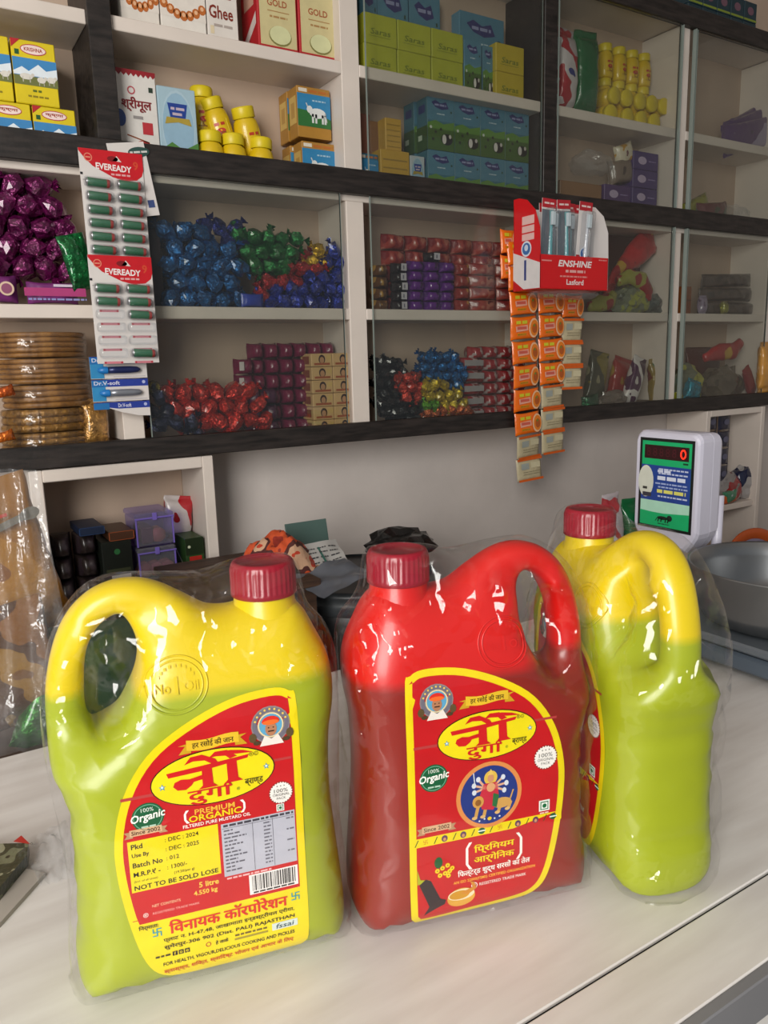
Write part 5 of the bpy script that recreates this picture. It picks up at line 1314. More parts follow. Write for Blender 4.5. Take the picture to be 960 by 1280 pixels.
# ================================================================= toothbrush display box
M_REDC = mat('red_display_card', '#cf1018', .38, vary=.04); M_WHC = mat('white_display_card', '#ddd7d4', .45, vary=.03)
Yb = 1.360
pL = on_y(642, 300, Yb); rr = ray(675, 340); Yf = pL.x*rr[1]/rr[0]
xl = pL.x; xr = on_y(760, 340, Yf).x; ztop = on_y(716, 320, Yf).z; zbot = on_y(716, 361, Yf).z; zhi = on_y(643, 250, Yb).z; wb = xr-xl; dp = Yb-Yf
T = empty('toothbrush_display', ((xl+xr)/2, Yb, zbot)); tag(T, 'red and white toothbrush display box hung before the dark beam', 'display box')
hf, ht = ztop-zbot, zhi-zbot
MB().rbox(-wb/2, wb/2, -dp, -dp+.0015, 0, hf, M_REDC, .0004).build('front_panel', T)
MB().rbox(-wb/2, wb/2, -.0015, 0, 0, ht*.92, M_WHC, .0004).build('back_panel', T)
MB().rbox(-wb/2, wb/2, -dp, 0, -.0015, 0, M_REDC, .0004).build('bottom_panel', T)
prof = [(0, 0), (-dp, 0), (-dp, hf), (-dp*.97, hf+(ht-hf)*.45), (-dp*.8, hf+(ht-hf)*.75), (-dp*.5, hf+(ht-hf)*.94), (-dp*.2, ht), (0, ht)]
for s in (-1, 1):
    MB().prism(prof, s*wb/2-.0015 if s > 0 else -wb/2, wb/2 if s > 0 else -wb/2+.0015, M_WHC if s > 0 else M_REDC, 'yz').build('side_panel', T)
p = Print(); k = ht
p.poly([(0, 0), (0, ht*.42), (dp*1.0, ht*.27), (dp, 0)] , '#dcd6d4', 1); p.rect(dp*.42, ht*.10, dp*.50, ht*.32, '#2a3a7a', 2)
p.poly([(0, 0), (dp, 0), (dp*.4, ht*.0+.001), (0, ht*.12)], '#c01018', 2)
for i, (a, b) in enumerate(((.70, .79), (.615, .685), (.53, .60))): p.rect(dp*.33, ht*a, dp*.78, ht*b, '#e3b9b4', 1)
p.ell(dp*.5, ht*.44, dp*.19, ht*.085, '#dfe3ea', 3); p.ell(dp*.5, ht*.44, dp*.15, ht*.065, '#3a6aa8', 4); p.ell(dp*.5, ht*.45, dp*.07, ht*.035, '#cfd8e6', 5)
put(p.mesh('printed_side', lambda x, y, l: (-wb/2-.0004-l, -x, y)), 'printed_side', T)
p = Print(); p.text('ENSHINE', wb*.5, hf*.76, hf*.2, '#ece2e0', 1, w=wb*.48, bold=.03, shear=.25); p.dashes(wb*.36, wb*.65, hf*.53, hf*.08, '#e6a8a4', 1, 1); p.dashes(wb*.28, wb*.68, hf*.37, hf*.05, '#e08a86', 1, 3)
p.text('Lasford', wb*.5, hf*.2, hf*.17, '#ece2e0', 1, w=wb*.25, bold=.02); p.rect(wb*.02, hf*.80, wb*.16, hf*.84, '#e08a86', 1); p.dashes(wb*.85, wb*.97, hf*.92, hf*.04, '#e08a86', 1, 4)
put(p.mesh('printed_front', lambda x, y, l: (x-wb/2, -dp-.0004-l, y)), 'printed_front', T)
# toothbrushes in their packs
def brush_pack(label, x, y, tilt, kind, ry):
    r = empty('toothbrush_pack', (x, y, zbot+.001), (tilt, ry, 0)); tag(r, label, 'toothbrush', 'toothbrushes in the display box')
    H = ht*.97; w = .040
    MB().rbox(-w/2, w/2, 0, .001, 0, H, M_WHC, .0003).build('backing_card', r)
    p = Print(); p.rect(-w/2, H*.90, w/2, H, '#b3202c', 1); p.dashes(-w*.35, w*.35, H*.95, H*.02, '#e3c9c6', 2, 2)
    if kind: p.rect(-w/2, 0, w/2, H*.40, '#a81420', 1); p.ell(.004, H*.42, .014, .014, '#dfe3ea', 2, 18); p.ell(.004, H*.42, .011, .011, '#3a6aa8', 3, 16); p.ell(.004, H*.44, .005, .005, '#cfd8e6', 4, 10)
    else: p.rect(-w/2, 0, w/2, H*.30, '#3c3f4a', 1); p.rect(-w/2, H*.3, w/2, H*.88, '#6a7078', 1)
    put(p.mesh('printed_card', lambda a, b, l: (a, -.0003-l, b)), 'printed_card', r)
    m = mat('aqua_brush_plastic', '#4f9aa0', .3) if not kind else mat('white_brush_plastic', '#c9ccd2', .3)
    b = MB().tube([(0, -.008, H*.06), (0, -.009, H*.3), (.001, -.008, H*.55), (0, -.009, H*.68), (0, -.009, H*.86)], [.0045, .0058, .004, .0032, .0055], m, 8).build('toothbrush', r)
    MB().rbox(-.005, .005, -.018, -.011, H*.70, H*.85, mat('bristles', '#c9d6da', .6), .001).build('bristles', b)
    MB().rbox(-w*.36, w*.36, -.021, -.0006, H*.03, H*.89, M_BLIS, .005, seg=2).build('blister', r)
for i, (fx, kind, fy) in enumerate(((-.31, 0, .72), (-.18, 0, .48), (-.05, 0, .72), (.08, 0, .44), (.19, 1, .72), (.31, 1, .46), (.38, 0, .22), (-.11, 1, .24))):
    brush_pack('red-topped pack with a white and red card in the display box' if kind else 'red-topped clear pack with an aqua toothbrush in the display box', (xl+xr)/2+fx*wb, Yb-dp*fy, random.uniform(-.03, .05), kind, random.uniform(-.05, .05))
# folded clear sleeve hanging under the box
pc = on_y(700, 368, Yf)
o = sack('wrinkled clear plastic sleeve under the toothbrush display', 705, 368, (Yf+Yb)/2, wb*1.0, .028, dp*.9, M_BAG, name='plastic_sleeve', seed=40, amp=.12)

# ================================================================= orange sachet strips
M_SACH = mat('orange_sachet_film', '#e56a0c', .3, coat=.4, vary=.06, bmp=(70, .5, .003)); M_SBACK = mat('cream_sachet_back', '#b9ad8c', .4, vary=.10, vscale=40, bmp=(70, .5, .003))
def sachet_meshes(w, h):
    f = pillow_mesh('sachet', w, h, .010, M_SACH, 2, .0009, 10, 12, .92); bk = pillow_mesh('sachet', w, h, .010, M_SBACK, 5, .0009, 10, 12, .92)
    p = Print(); p.dashes(-w*.34, w*.08, h*.24, h*.13, '#c9c02a', 1, 3, .95); p.poly([(-w*.36, h*.08), (w*.10, h*.12), (w*.12, -h*.10), (-w*.34, -h*.14)], '#e0a08a', 1); p.rect(-w*.30, -h*.05, w*.06, h*.07, '#c65a4a', 2)
    p.rect(-w*.30, -h*.30, w*.05, -h*.20, '#cf8a12', 1); p.dashes(-w*.28, w*.04, -h*.25, h*.03, '#7c5a0c', 2, 2)
    p.ell(w*.34, -h*.02, w*.19, h*.40, '#e3b48c', 1, 20); p.ell(w*.36, -h*.02, w*.155, h*.33, '#d9781a', 2, 18); p.ell(w*.37, -h*.04, w*.10, h*.2, '#a8521a', 3, 14); p.ell(w*.35, h*.08, w*.03, h*.05, '#5a8a2a', 4, 8)
    pf = p.mesh('printed_front', lambda x, y, l: (x, -.0062-l, y))
    p = Print(); p.rect(-w/2, h*.40, w/2, h*.5, '#cf5a0c', 1); p.rect(-w/2, -h*.5, w/2, -h*.40, '#cf5a0c', 1); p.rect(-w*.36, h*.02, -w*.05, h*.28, '#9aa09a', 1); p.dashes(-w*.3, w*.4, -h*.1, h*.03, '#8f8468', 1, 2); p.dashes(-w*.3, w*.4, -h*.2, h*.03, '#8f8468', 1, 3); p.rect(w*.02, h*.05, w*.4, h*.3, '#c6bd9c', 1)
    pb = p.mesh('printed_back', lambda x, y, l: (x, -.0062-l, y))
    return f, bk, pf, pb
def strip(label, x, y, ztop, w, h, seq, lean):
    r = empty('sachet_strip', (x, y, ztop), (0, lean, 0)); tag(r, label, 'sachet strip')
    f, bk, pf, pb = SM[(round(w, 4), round(h, 4))] if (round(w, 4), round(h, 4)) in SM else SM.setdefault((round(w, 4), round(h, 4)), sachet_meshes(w, h))
    for i, s in enumerate(seq):
        o = put(f if s else bk, 'sachet', r, ((0, 0, -h*(i+.5))), (random.uniform(-.10, .10), 0, random.uniform(-.08, .08)))
        put(pf if s else pb, 'printed_front' if s else 'printed_back', o)
    return r
SM = {}
ys = 1.370
def zt(px, py): return on_y(px, py, ys)
sh = (zt(655, 360).z-zt(655, 600).z)/8.05; sw = (zt(672, 450).x-zt(637, 450).x)*.86
p1 = zt(650, 300); strip('longest strip of orange sachets ending in two cream backs', p1.x+.0, ys, p1.z, sw, sh, [1]*8+[0, 0], math.radians(-3.6))
p2 = zt(688, 362); strip('middle strip of orange sachets ending in three cream backs', p2.x, ys+.002, p2.z, sw*.98, sh, [1]*4+[0]*3, math.radians(-2.5))
p3 = zt(718, 337); strip('shortest strip of orange sachets with mostly cream backs', p3.x, ys+.005, p3.z, sw*.88, sh*1.02, [1, 1, 0, 0, 0], math.radians(0))
p4 = zt(639, 285); strip('short strip of orange sachets tucked behind the display box', p4.x, 1.379, p4.z, sw*.6, sh, [1, 1], 0)

# ================================================================= electronic scale with steel bowl
M_SC = mat('white_scale_plastic', '#c9c7d6', .35, coat=.2, vary=.02); M_PLAT = mat('grey_painted_steel', '#6f767d', .35, metal=.4, vary=.1); M_PLAT2 = mat('blue_grey_steel', '#55606c', .4, metal=.3, vary=.1)
SC = empty('weighing_scale', (1.02, .56, CT)); tag(SC, 'electronic weighing scale with white display head on a pole', 'scale')
MB().rbox(-.14, .16, -.17, .20, .012, .036, M_PLAT2, .004).build('base', SC)
for sx in (-.11, .13):
    for sy in (-.14, .17): MB().lathe([(.0001, 0), (.012, 0), (.012, .013), (.0001, .013)], M_BLACK, 12, c=(sx, sy, 0)).build('foot', SC)
MB().rbox(-.145, .165, -.175, .13, .040, .052, M_PLAT, .003).build('platform', SC)
MB().tube([(.05, .175, .03), (.05, .175, .20)], .008, M_SC, 10).build('pole', SC)
# head: faces along the counter (-X)
HX = .0; hx0 = 1.0-1.02; y0, y1 = .722-.56, .843-.56; z0, z1 = -.305-(-.42), -.118-(-.42)
def rrect(y0, y1, z0, z1, r, cut):
    pts = []
    for cy, cz, a0 in ((y1-r, z1-r, 0), (y0+r, z1-r, 90)):
        for i in range(5): a = math.radians(a0+90*i/4); pts.append((cy+r*math.cos(a), cz+r*math.sin(a)))
    pts += [(y0, z0+cut+.004), (y0+.003, z0+cut-.004), (y0+.012, z0+.004+cut*.2), (y0+.020, z0), (y1-.030, z0), (y1-.020, z0+.003), (y1-.003, z0+cut-.006), (y1, z0+cut+.004)]
    return pts
pts = rrect(y0, y1, z0, z1, .014, .028)
def shell(pts, lays, m):
    b = MB(); cy = sum(p[0] for p in pts)/len(pts); cz = sum(p[1] for p in pts)/len(pts); n = len(pts); vs = []
    for x, s in lays: vs += [(x, cy+(p[0]-cy)*s, cz+(p[1]-cz)*s) for p in pts]
    fs = [(k*n+i, k*n+(i+1) % n, (k+1)*n+(i+1) % n, (k+1)*n+i) for k in range(len(lays)-1) for i in range(n)]
    fs += [list(range(n))[::-1], [(len(lays)-1)*n+i for i in range(n)]]
    return b.add(vs, fs, m, False)
hd = shell(pts, [(hx0, .93), (hx0+.003, .97), (hx0+.008, 1), (hx0+.030, 1), (hx0+.031, .985), (hx0+.033, .985), (hx0+.034, .99), (hx0+.052, .975), (hx0+.058, .93)], M_SC).build('display_head', SC)
p = Print(); fw, fh = .092, .135       # facia: x from the far edge
p.rect(-.0048, -.0048, fw+.0048, fh+.0048, '#0c1210', 1); p.rect(0, 0, fw, fh, '#12a866', 2); p.rect(fw*.05, fh*.795, fw*.95, fh*.955, '#2a0508', 3)
p.rect(0, fh*.30, fw, fh*.72, '#1f3f8c', 3); p.ell(fw*.10, fh*.52, fw*.16, fh*.19, '#cfd2c4', 4, 20); p.rect(0, fh*.16, fw, fh*.30, '#a9d8c0', 3); p.poly([(0, fh*.17), (fw*.4, fh*.155), (fw, fh*.19), (fw, 0), (0, 0)], '#12a866', 4)
for i in range(5): p.text('8', fw*(.14+.13*i), fh*.875, fh*.10, '#45101a', 4, w=fw*.085)
p.dashes(fw*.34, fw*.9, fh*.575, fh*.045, '#d3d9ea', 4, 11, .95); p.dashes(fw*.34, fw*.62, fh*.655, fh*.03, '#c9d0e6', 4, 12, .95)
for i, (y, c) in enumerate(((.68, '#b9c2dc'), (.63, '#b9c2dc'), (.51, '#9aa8d0'), (.47, '#9aa8d0'), (.36, '#b9c2dc'))): p.dashes(fw*(.36 if i != 2 else .3), fw*.95, fh*y, fh*.018, c, 4, i)
p.dashes(fw*.34, fw*.92, fh*.42, fh*.04, '#d8d46a', 4, 13, .95); p.dashes(fw*.04, fw*.16, fh*.44, fh*.03, '#3a3a34', 5, 7); p.rect(fw*.04, fh*.34, fw*.22, fh*.39, '#3a3a44', 5); p.dashes(fw*.84, fw*.94, fh*.765, fh*.02, '#0c3a26', 3, 2)
# lion mark
p.ell(fw*.48, fh*.105, fw*.11, fh*.022, '#14221a', 5, 14); p.ell(fw*.62, fh*.112, fw*.055, fh*.036, '#14221a', 5, 12)
for x in (.40, .46, .55, .60): p.line(fw*x, fh*.10, fw*(x-.015), fh*.055, fw*.025, '#14221a', 5)
p.line(fw*.38, fh*.11, fw*.33, fh*.06, fw*.015, '#14221a', 5); p.dashes(fw*.38, fw*.62, fh*.035, fh*.012, '#14402c', 5, 2)
fy = y1-.0155; fz = z0+.036
put(p.mesh('facia', lambda x, y, l: (hx0-.0004-l, fy-x, fz+y)), 'facia', SC)
m_led = bpy.data.materials.new('red_led'); m_led.use_nodes = True; bb = m_led.node_tree.nodes['Principled BSDF']; bb.inputs['Base Color'].default_value = lin('#ff2010'); bb.inputs['Emission Color'].default_value = lin('#ff2a14'); bb.inputs['Emission Strength'].default_value = 2.2
q = Print(); q.ring(0, 0, fw*.058, fh*.056, fw*.024, '#ff2010', 1, 12)
b = MB()
for s in q.items: b.add([(hx0-.0014, fy-fw*.84-x, fz+fh*.875+y) for x, y in s[0]], s[1], m_led)
b.build('led_digit', SC)['label'] = 'glowing red zero'
# steel bowl on the platform
M_BOWL = mat('dull_steel', '#8c8e90', .33, metal=.9, vary=.10, vscale=6); R = .128
prof = [(.0001, .004), (R*.70, .0045), (R*.84, .010), (R*.93, .028), (R*.975, .060), (R, .080), (R*1.03, .082), (R*1.03, .0795), (R*.985, .058), (R*.945, .026), (R*.85, .006), (R*.70, .0005), (.0001, 0)]
o = MB().lathe(prof, M_BOWL, 64).build('steel_bowl', None, (1.005, .575, CT+.0525)); tag(o, 'round steel bowl standing on the scale platform', 'bowl')

# ================================================================= behind the counter
M_PLY = mat('brown_wood', '#4a3324', .6, hex2='#2c1c12', vscale=12, stretch=(1, 8, 8))
def crate(label, x0, x1, y0, y1, z1, m=M_PLY):
    r = empty('storage_crate', ((x0+x1)/2, (y0+y1)/2, 0)); tag(r, label, 'crate'); w, d = x1-x0, y1-y0
    for z in np.arange(.02, z1-.09, .11):
        for s in (-1, 1): MB().rbox(-w/2, w/2, s*d/2-.006 if s > 0 else -d/2, d/2 if s > 0 else -d/2+.006, z, z+.095, m, .001).build('slat', r); MB().rbox(-w/2 if s < 0 else w/2-.006, -w/2+.006 if s < 0 else w/2, -d/2+.006, d/2-.006, z, z+.095, m, .001).build('slat', r)
    for sx in (-1, 1):
        for sy in (-1, 1): MB().rbox(sx*(w/2-.018)-.012, sx*(w/2-.018)+.012, sy*(d/2-.018)-.012, sy*(d/2-.018)+.012, 0, z1-.012, m, .001).build('corner_post', r)
    MB().rbox(-w/2, w/2, -d/2, d/2, z1-.012, z1, m, .001).build('lid', r)
crate('dark wooden crate behind the counter under the snack bag', -.25, .17, .935, 1.12, CT-.03)
crate('dark wooden crate behind the counter under the cloth and papers', .34, .545, 1.09, 1.34, CZ-.345)
crate('dark wooden crate behind the scale under the orange plate', 1.55, 2.0, 1.12, 1.36, CZ-.66)
# dark drum
M_DRUM = mat('dark_drum_plastic', '#1d1d1f', .4, vary=.15, vscale=8); M_DRIM = mat('grey_drum_rim', '#3f4346', .38, vary=.1)
zd = CZ-.392; R = .142
D_ = empty('storage_drum', (.700, 1.235, 0)); tag(D_, 'dark round storage drum behind the counter with a grey rim', 'drum')
MB().lathe([(.0001, 0), (R*.9, 0), (R*.94, .03), (R, .3), (R, zd-.06), (R*.97, zd-.045)], M_DRUM, 48).build('drum_body', D_)
MB().lathe([(R*.97, zd-.046), (R*1.03, zd-.042), (R*1.04, zd-.022), (R*1.02, zd-.016), (R*1.04, zd-.010), (R*1.03, zd-.002), (R*.98, zd)], M_DRIM, 48).build('rim', D_)
MB().lathe([(R*.985, zd-.004), (R*.9, zd-.006), (R*.5, zd-.003), (.0001, zd-.003)], mat('dark_drum_lid', '#2a2a2a', .5, vary=.2), 48).build('drum_lid', D_)
o = sack('crumpled black plastic bag lying on the drum lid', 500, 678, 1.29, .15, .062, .11, mat('black_polythene', '#0c0c0d', .32, coat=.4, bmp=(60, .8, .006)), zb=zd-.002, seed=50, amp=.35)
# cloth, card and papers
M_CLOTH = patch('printed_cotton', ['#8a2414', '#c24a1e', '#4a1c18', '#c29a7c', '#b8381c'], 26, .8)
def cloth():
    p0 = on_y(343, 688, 1.2); b = MB(); n = 26; vs = []; fs = []
    for i in range(n):
        for j in range(n):
            u, v = -1+2*i/(n-1), -1+2*j/(n-1); r = math.hypot(u, v)
            hgt = .062*max(0, 1-(r/1.15)**2)+.016*noise.noise(Vector((u*2.4, v*2.4, 3)))+.008*noise.noise(Vector((u*6, v*6, 8)))
            vs.append((u*.066*(1+.12*noise.noise(Vector((v*3, u*2, 5)))), v*.055, max(.001, hgt)))
    fs = [(i*n+j, (i+1)*n+j, (i+1)*n+j+1, i*n+j+1) for i in range(n-1) for j in range(n-1)]
    b.add(vs, fs, M_CLOTH, True)
    k = len(vs); b.add([(x, y, max(0, z-.0015)) for x, y, z in vs], [f[::-1] for f in fs], M_CLOTH, True)
    return tag(b.build('folded_cloth', None, (p0.x, 1.19, CZ-.345)), 'crumpled red and orange printed cloth on the crate', 'cloth')
cloth()
zc = CZ-.345
pa = on_y(390, 672, 1.24)
o = MB().rbox(-.042, .042, 0, .004, 0, .060, mat('sea_green_card', '#4a625c', .5, vary=.1), .0006).build('green_card', None, (pa.x, 1.25, zc+.001), (math.radians(-12), 0, 0)); tag(o, 'sea green card standing behind the printed papers', 'card')
def paper(label, px, py, w, d, z, rot, m, marks=True, name='newspaper', amp=.006, seed=0):
    q = on_y(px, py, 1.17); b = MB(); n = 14; vs = []
    for i in range(n):
        for j in range(n):
            u, v = -1+2*i/(n-1), -1+2*j/(n-1); vs.append((u*w/2, v*d/2, amp*(1+noise.noise(Vector((u*1.5+seed, v*1.5, seed))))+.02*max(0, v*.5)))
    fs = [(i*n+j, (i+1)*n+j, (i+1)*n+j+1, i*n+j+1) for i in range(n-1) for j in range(n-1)]
    b.add(vs, fs, m, True); b.add([(x, y, z-.0008) for x, y, z in vs], [f[::-1] for f in fs], m, True)
    o = b.build(name, None, (q.x, 1.165, z), rot); tag(o, label, 'paper')
    if marks:
        p = Print()
        for r in range(7):
            for c in range(4): p.dashes(-w*.45+c*w*.23, -w*.27+c*w*.23, -d*.4+r*d*.12, d*.03, '#3a3a3c', 1, r*5+c)
        p.rect(w*.02, -d*.42, w*.06, d*.35, '#2f5a50', 1)
        def up(x, y, l):
            u, v = x/(w/2), y/(d/2); return (x, y, amp*(1+noise.noise(Vector((u*1.5+seed, v*1.5, seed))))+.02*max(0, v*.5)+.0008+l)
        put(p.mesh('printed_text', up), 'printed_text', o)
    return o
paper('sheet of printed newspaper leaning before the green card', 398, 690, .10, .07, zc+.004, (math.radians(38), 0, math.radians(8)), mat('newsprint', '#a8a6a2', .7, vary=.06), seed=2)
paper('grey plastic sheet drooping under the newspaper', 395, 708, .115, .08, zc-.016, (math.radians(6), math.radians(-8), math.radians(12)), mat('grey_polythene', '#5c6068', .3, vary=.15, coat=.3), False, 'plastic_sheet', .01, 7).location.y = 1.10
# orange rimmed plate leaning behind the bowl
q = on_y(943, 715, 1.30)
P_ = empty('plastic_plate', (q.x, 1.30, q.z-.0), (math.radians(78), 0, math.radians(-20))); tag(P_, 'round orange-rimmed plate with lilac centre leaning behind the steel bowl', 'plate')
MB().lathe([(.072, .004), (.080, .010), (.100, .012), (.104, .008), (.098, 0), (.072, 0)], mat('orange_plate_rim', '#c65a26', .4, coat=.2, vary=.05), 48).build('rim', P_)
MB().lathe([(.0001, .003), (.060, .003), (.0725, .0045), (.0725, 0), (.0001, 0)], mat('lilac_plate_centre', '#8f88a4', .4, vary=.06), 48).build('centre', P_)
P_.location.z = q.z+.028
# flour style pouch behind the sideways jug
o = pouch('red, white, blue and green pouch behind the sideways yellow jug', 762, 640, .868, .05, .20, .04, M_FLAG, zb=CT, seed=60, rz=.2)
o = pouch('glossy green pouch behind the sideways yellow jug, next to the scale', 797, 640, .870, .075, .185, .04, M_GRNP, zb=CT, seed=61, rz=-.1)

# left: clear bag with snack packets behind the counter
M_SNK = patch('orange_brown_snack_print', ['#5c3810', '#7a4c14', '#4a2a0c', '#8a6420', '#6a4210'], 18)
def big_pack(label, px, py, Y, w, h, rz, ry, m, seed, d=.05):
    p = on_y(px, py, Y); o = put(pillow_mesh('snack_packet', h, w, d, m, seed, .003, 18, 14), 'snack_packet', None, (p.x, Y, p.z), (0, math.pi/2+ry, rz)); return tag(o, label, 'packet')
o = big_pack('large yellow snack packet with a red logo, uppermost in the clear bag', 2, 705, 1.05, .125, .21, .15, -.22, patch('mustard_snack_print', ['#5c3a14', '#8a5c1c', '#9c6c20', '#7a4a18'], 9), 70)
pr = Print(); pr.ell(.085, -.012, .02, .014, '#c9a4a0', 1); pr.ell(.085, -.012, .017, .011, '#a81f2c', 2); pr.tube = None
pr.line(.050, .000, .056, .045, .009, '#6a665c', 1); pr.ell(.056, .045, .008, .012, '#6a665c', 1, 12); pr.rect(.062, -.03, .066, .02, '#a8321e', 1)
put(pr.mesh('printed_front', lambda x, y, l: (-x, -.031-l, y)), 'printed_front', o)
big_pack('orange brown snack packet low in the clear bag behind the counter', 18, 830, .98, .10, .15, .1, -.15, M_SNK, 71)
big_pack('bright green snack packet at the bottom of the clear bag', 52, 890, .975, .05, .09, .3, .5, foil('#2c7a1e'), 72, .03)
big_pack('dark green snack packet behind the jug handle, in the clear bag', 120, 850, 1.03, .13, .16, .1, .1, mat('dark_green_wrapper', '#1d3a22', .35, vary=.3, coat=.4, bmp=(40, .7, .006)), 73)
def film_sheet(label, name, pts, y, m, seed, amp=.012, group=None):
    xs = [p.x for p in pts]; zs = [p.z for p in pts]; b = MB(); n = 22; vs = []
    for i in range(n):
        for j in range(n):
            s, t = i/(n-1), j/(n-1)
            q = pts[0].lerp(pts[1], s).lerp(pts[3].lerp(pts[2], s), t)
            k = amp*noise.noise(Vector((s*5+seed, t*5, seed)))+amp*.6*noise.noise(Vector((s*14+seed, t*11, seed)))
            vs.append((q.x+k*.2, q.y+k, q.z))
    fs = [(i*n+j, (i+1)*n+j, (i+1)*n+j+1, i*n+j+1) for i in range(n-1) for j in range(n-1)]
    b.add(vs, fs, m, True); c = Vector((sum(xs)/4, y, min(zs))); b.v = [(a-c.x, bb-c.y, cc-c.z) for a, bb, cc in b.v]
    return tag(b.build(name, None, c), label, 'bag')
film_sheet('large clear plastic bag hanging over the snack packets behind the counter', 'clear_bag', [on_y(-20, 585, .945), on_y(46, 588, .945), on_y(110, 930, .93), on_y(-20, 948, .93)], .94, M_BAG, 3)
# left on the counter: torn packet, white sheet, clear bag
zc = CT
def on_c(x, y): return on_z(x, y, CT)
def slab(name, label, cat, pts, t, m, z=0.):
    c = sum((on_c(*p) for p in pts), Vector())/len(pts)
    poly = [(on_c(*p).x-c.x, on_c(*p).y-c.y) for p in pts]
    o = MB().prism(poly, 0, t, m, 'xy').build(name, None, (c.x, c.y, CT+z)); return tag(o, label, cat)
slab('paper_board', 'pale grey board lying under the dark green packet on the counter', 'board', [(-60, 1120), (30, 1090), (57, 1096), (0, 1160), (-60, 1210)], .004, mat('grey_board', '#a39c93', .6, vary=.05))
o = slab('snack_packet', 'dark green patterned packet on the counter beside the yellow jug', 'packet', [(-70, 1075), (38, 1072), (36, 1088), (0, 1132), (-70, 1160)], .010, patch('dark_green_leaf_print', ['#1c241c', '#6a7058', '#2c3628', '#8a8c74'], 40), .0045)
a, b_ = on_c(18, 1075), on_c(40, 1075)
pr = Print(); cpos = o.location
pr.poly([(on_c(19, 1071).x-cpos.x, on_c(19, 1071).y-cpos.y), (on_c(29, 1063).x-cpos.x, on_c(29, 1063).y-cpos.y), (on_c(40, 1074).x-cpos.x, on_c(40, 1074).y-cpos.y)], '#b3281e', 1)
put(pr.mesh('red_corner', lambda x, y, l: (x, y, .0102+l)), 'red_corner', o)
def flat_bag(label, pts, seed):
    P = [on_c(*p) for p in pts]; b = MB(); n = 24; vs = []
    for i in range(n):
        for j in range(n):
            s, t = i/(n-1), j/(n-1); q = P[0].lerp(P[1], s).lerp(P[3].lerp(P[2], s), t)
            vs.append((q.x, q.y, CT+.0015+.010*abs(noise.noise(Vector((s*4+seed, t*4, 2))))+.004*abs(noise.noise(Vector((s*12, t*12+seed, 5))))))
    fs = [(i*n+j, (i+1)*n+j, (i+1)*n+j+1, i*n+j+1) for i in range(n-1) for j in range(n-1)]
    c = (P[0]+P[1]+P[2]+P[3])/4; b.add([(x-c.x, y-c.y, z-CT) for x, y, z in vs], fs, M_BAG, True)
    return tag(b.build('clear_bag', None, (c.x, c.y, CT)), label, 'bag')
flat_bag('flat clear plastic bag on the counter between packet and yellow jug', [(28, 1062), (84, 1028), (95, 1100), (50, 1112)], 4)

# ================================================================= inside the left cubby
zq = Z(-.475)+.021+.001
xq = lambda px, Y=1.41: on_y(px, 690, Y).x
M_BLKP = patch('dark_packet_print', ['#141110', '#241c1a', '#2c2226', '#1a1416'], 24, .35)
for c, (a, b_) in enumerate(((66, 96), (97, 129))):
    w = xq(b_)-xq(a)
    me = pillow_mesh('snack_packet', w*.96, .042, .08, M_BLKP, 80+c, .0015)
    for r in range(4):
        o = put(me, 'snack_packet', None, (xq(a)+w/2, 1.46, zq+.021+.0415*r)); tag(o, 'dark small packet stacked in the white cubby, '+('column by the cartons, ' if c else 'column by the side panel, ')+ROWN[r], 'packet', 'dark packets in the cubby')
def cub(label, a, b_, yt, yb, Y, d, col, ds=None, zb=None, cat='carton'):
    return by_px('carton', label, None, a, b_, yt, yb, Y, d, col, ds, zb=zb, cat=cat)
def rim(c): return lambda p, w, h: (p.rect(0, 0, w, h*.06, c, 1), p.rect(0, h*.94, w, h, c, 1), p.rect(0, 0, w*.03, h, c, 1), p.rect(w*.97, 0, w, h, c, 1))
zt_ = on_y(116, 668, 1.405).z
x0, x1, z0, z1 = px_rect(130, 168, 676, 705, 1.405)
cub('black carton with a round green mark in the white cubby', 130, 168, 676, 760, 1.405, .09, '#10160f', lambda p, w, h: (p.ell(w*.5, h*.87, w*.1, w*.1, '#2c6a3a', 1), p.rect(w*.1, h*.62, w*.9, h*.66, '#3a3f2a', 1), p.rect(w*.25, h*.5, w*.9, h*.58, '#a8a6a2', 1)), zb=zq)
cub('brown carton with an orange outline on the black carton', 136, 168, 664, 676, 1.405, .09, '#4a2c1a', rim('#a8542c'), zb=px_rect(130, 168, 676, 760, 1.405)[3]+.001)
cub('flat dark blue carton lying on the dark packets', 99, 131, 659, 671, 1.405, .09, '#14223c', rim('#24406a'), zb=zq+.0415*4+.0005)
M_LIL = clear_film('lilac_clear_plastic', (.62, .54, .88), .05, .12, 30, .1, .001, .10, edge=.5); M_LILE = mat('lilac_plastic_edge', '#7a68c0', .3, vary=.05, coat=.3); M_COOK = mat('pink_biscuit', '#a8664a', .7, vary=.2, vscale=60)
x0, x1, z0, z1 = px_rect(171, 217, 640, 682, 1.40); wbx = x1-x0
hb = (z1-z0)*1.02
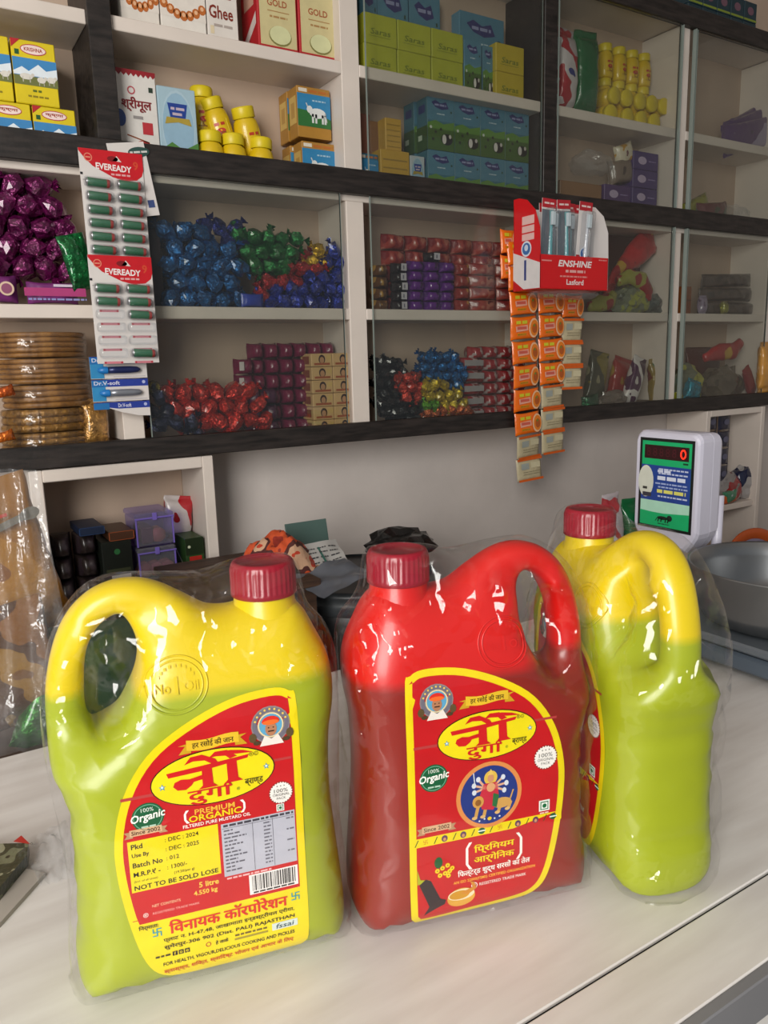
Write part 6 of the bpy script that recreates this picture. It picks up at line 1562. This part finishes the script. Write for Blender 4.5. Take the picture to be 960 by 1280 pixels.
def clear_box(label, z, n):
    r = empty('clear_box', ((x0+x1)/2, 1.445, z)); tag(r, label, 'box'); w, d, h = wbx, .085, hb
    MB().rbox(-w/2, w/2, -d/2, d/2, 0, h*.80, M_LIL, .002).build('box_body', r)
    MB().rbox(-w/2-.002, w/2+.002, -d/2-.002, d/2+.002, h*.80, h*.97, M_LIL, .003).build('box_lid', r)
    MB().rbox(-w/2-.0025, w/2+.0025, -d/2-.003, -d/2-.0012, h*.80, h*.845, M_LILE, .0004).build('lid_rim', r)
    MB().rbox(-.004, .004, -d/2-.005, -d/2-.002, h*.76, h*.97, M_LILE, .0005).build('clasp', r)
    for sx in (-1, 1): MB().rbox(sx*w/2-.0015, sx*w/2+.0015, -d/2-.001, -d/2+.001, 0, h*.8, M_LILE, .0004).build('corner_rib', r)
    for k in range(n):
        for q in range(2): MB().lathe([(.0001, 0), (.013, .0005), (.014, .004), (.012, .008), (.0001, .009)], M_COOK, 14, mod=lambda i, j: 1+.06*(i % 2), axis='y', c=(-w*.30+k*w*.30 if n == 3 else w*.12, -d*.40+q*.02, .017)).build('biscuit', r)
    if n == 1: MB().rbox(-w*.36, -w*.02, -d*.42, d*.3, .003, h*.55, mat('plum_packet', '#5a2a3c', .4), .003).build('packet', r)
zlow = on_y(194, 727, 1.40).z
zb2 = z0-hb-.001
clear_box('lilac clear plastic box of three biscuits, under another box', zb2, 3); clear_box('lilac clear plastic box standing on top of another box', zb2+hb+.0008, 1)
by_px('carton', 'plain dark carton carrying the lilac boxes', None, 171, 217, 727, 760, 1.40, .09, '#1c1a1e', None, zb=zq) if zb2 > zq+.01 else None
s_g = lambda p, d, h: (p.line(d*.05, h*.8, d*.95, h*.55, .003, '#b9c2a4', 1), p.line(d*.05, h*.45, d*.95, h*.2, .003, '#b9c2a4', 1))
o = by_px('carton', 'green and black carton with a red label in the white cubby', None, 233, 256, 672, 728, 1.40, .07, '#2c4a22', lambda p, w, h: (p.rect(0, h*.76, w, h, '#1c2a14', 1), p.rect(w*.18, h*.50, w*.85, h*.74, '#b82a20', 2), p.dashes(w*.28, w*.75, h*.62, h*.06, '#d9b9a4', 3, 2), p.ell(w*.2, h*.88, w*.08, w*.08, '#c9cfb4', 2), p.rect(0, h*.45, w, h*.52, '#8a7a2a', 1)), zb=zq, side=s_g)
o = pouch('red and white pouch standing behind the green carton', 222, 645, 1.475, .06, .085, .03, patch('red_white_pouch', ['#a8141e', '#b01a24', '#c2b9b6', '#9a1018'], 14), ry=.15, seed=90)
o.location.z = zq+.165
by_px('carton', 'plain dark carton at the back of the cubby under the red pouch', None, 212, 236, 690, 740, 1.455, .06, '#241a18', None, zb=zq)

# ================================================================= right cubby
M_NAVY = mat('navy_sachet', '#121632', .3, coat=.4, vary=.2, bmp=(60, .6, .003))
for c, px in enumerate((889, 906)):
    q = on_y(px, 516, 1.43); r = empty('sachet_strip', (q.x, 1.43, q.z)); tag(r, 'hanging strip of navy sachets in the lower cubby', 'sachet strip', 'navy sachet strips')
    me = pillow_mesh('sachet', .058, .052, .008, M_NAVY, 95, .001)
    for k in range(4 if c == 0 else 4):
        o = put(me, 'sachet', r, (0, 0, -.027-.0525*k))
        pm = Print(); pm.ell(.005, 0, .013, .009, '#5a5a72', 1, 12); put(pm.mesh('printed_front', lambda x, y, l: (x, -.0052-l, y)), 'printed_front', o)
zs = Z(-.452)
for lab, px, py, w, h, m, sd in (('clear bag with red and white contents in the lower cubby', 908, 600, .12, .10, patch('clear_red_bag', ['#6a6462', '#8a8482', '#8f2a2a', '#7a7472'], 14, .2), 96), ('clear bag with navy and white print in the lower cubby', 930, 605, .10, .12, patch('clear_navy_bag', ['#8a8684', '#1f2440', '#a09c9a', '#2a2f4a'], 14, .2), 97)):
    sack(lab, px, py, 1.44, w, h, .07, m, zb=zs, seed=sd, amp=.18)
pouch('small blue and orange packet in front of the clear bags in the cubby', 912, 620, 1.405, .04, .07, .02, patch('blue_orange_print', ['#2a6a94', '#b9562a', '#3a7a5a', '#a8b0b4'], 18), ry=1.5, zb=zs, seed=98, name='snack_packet')
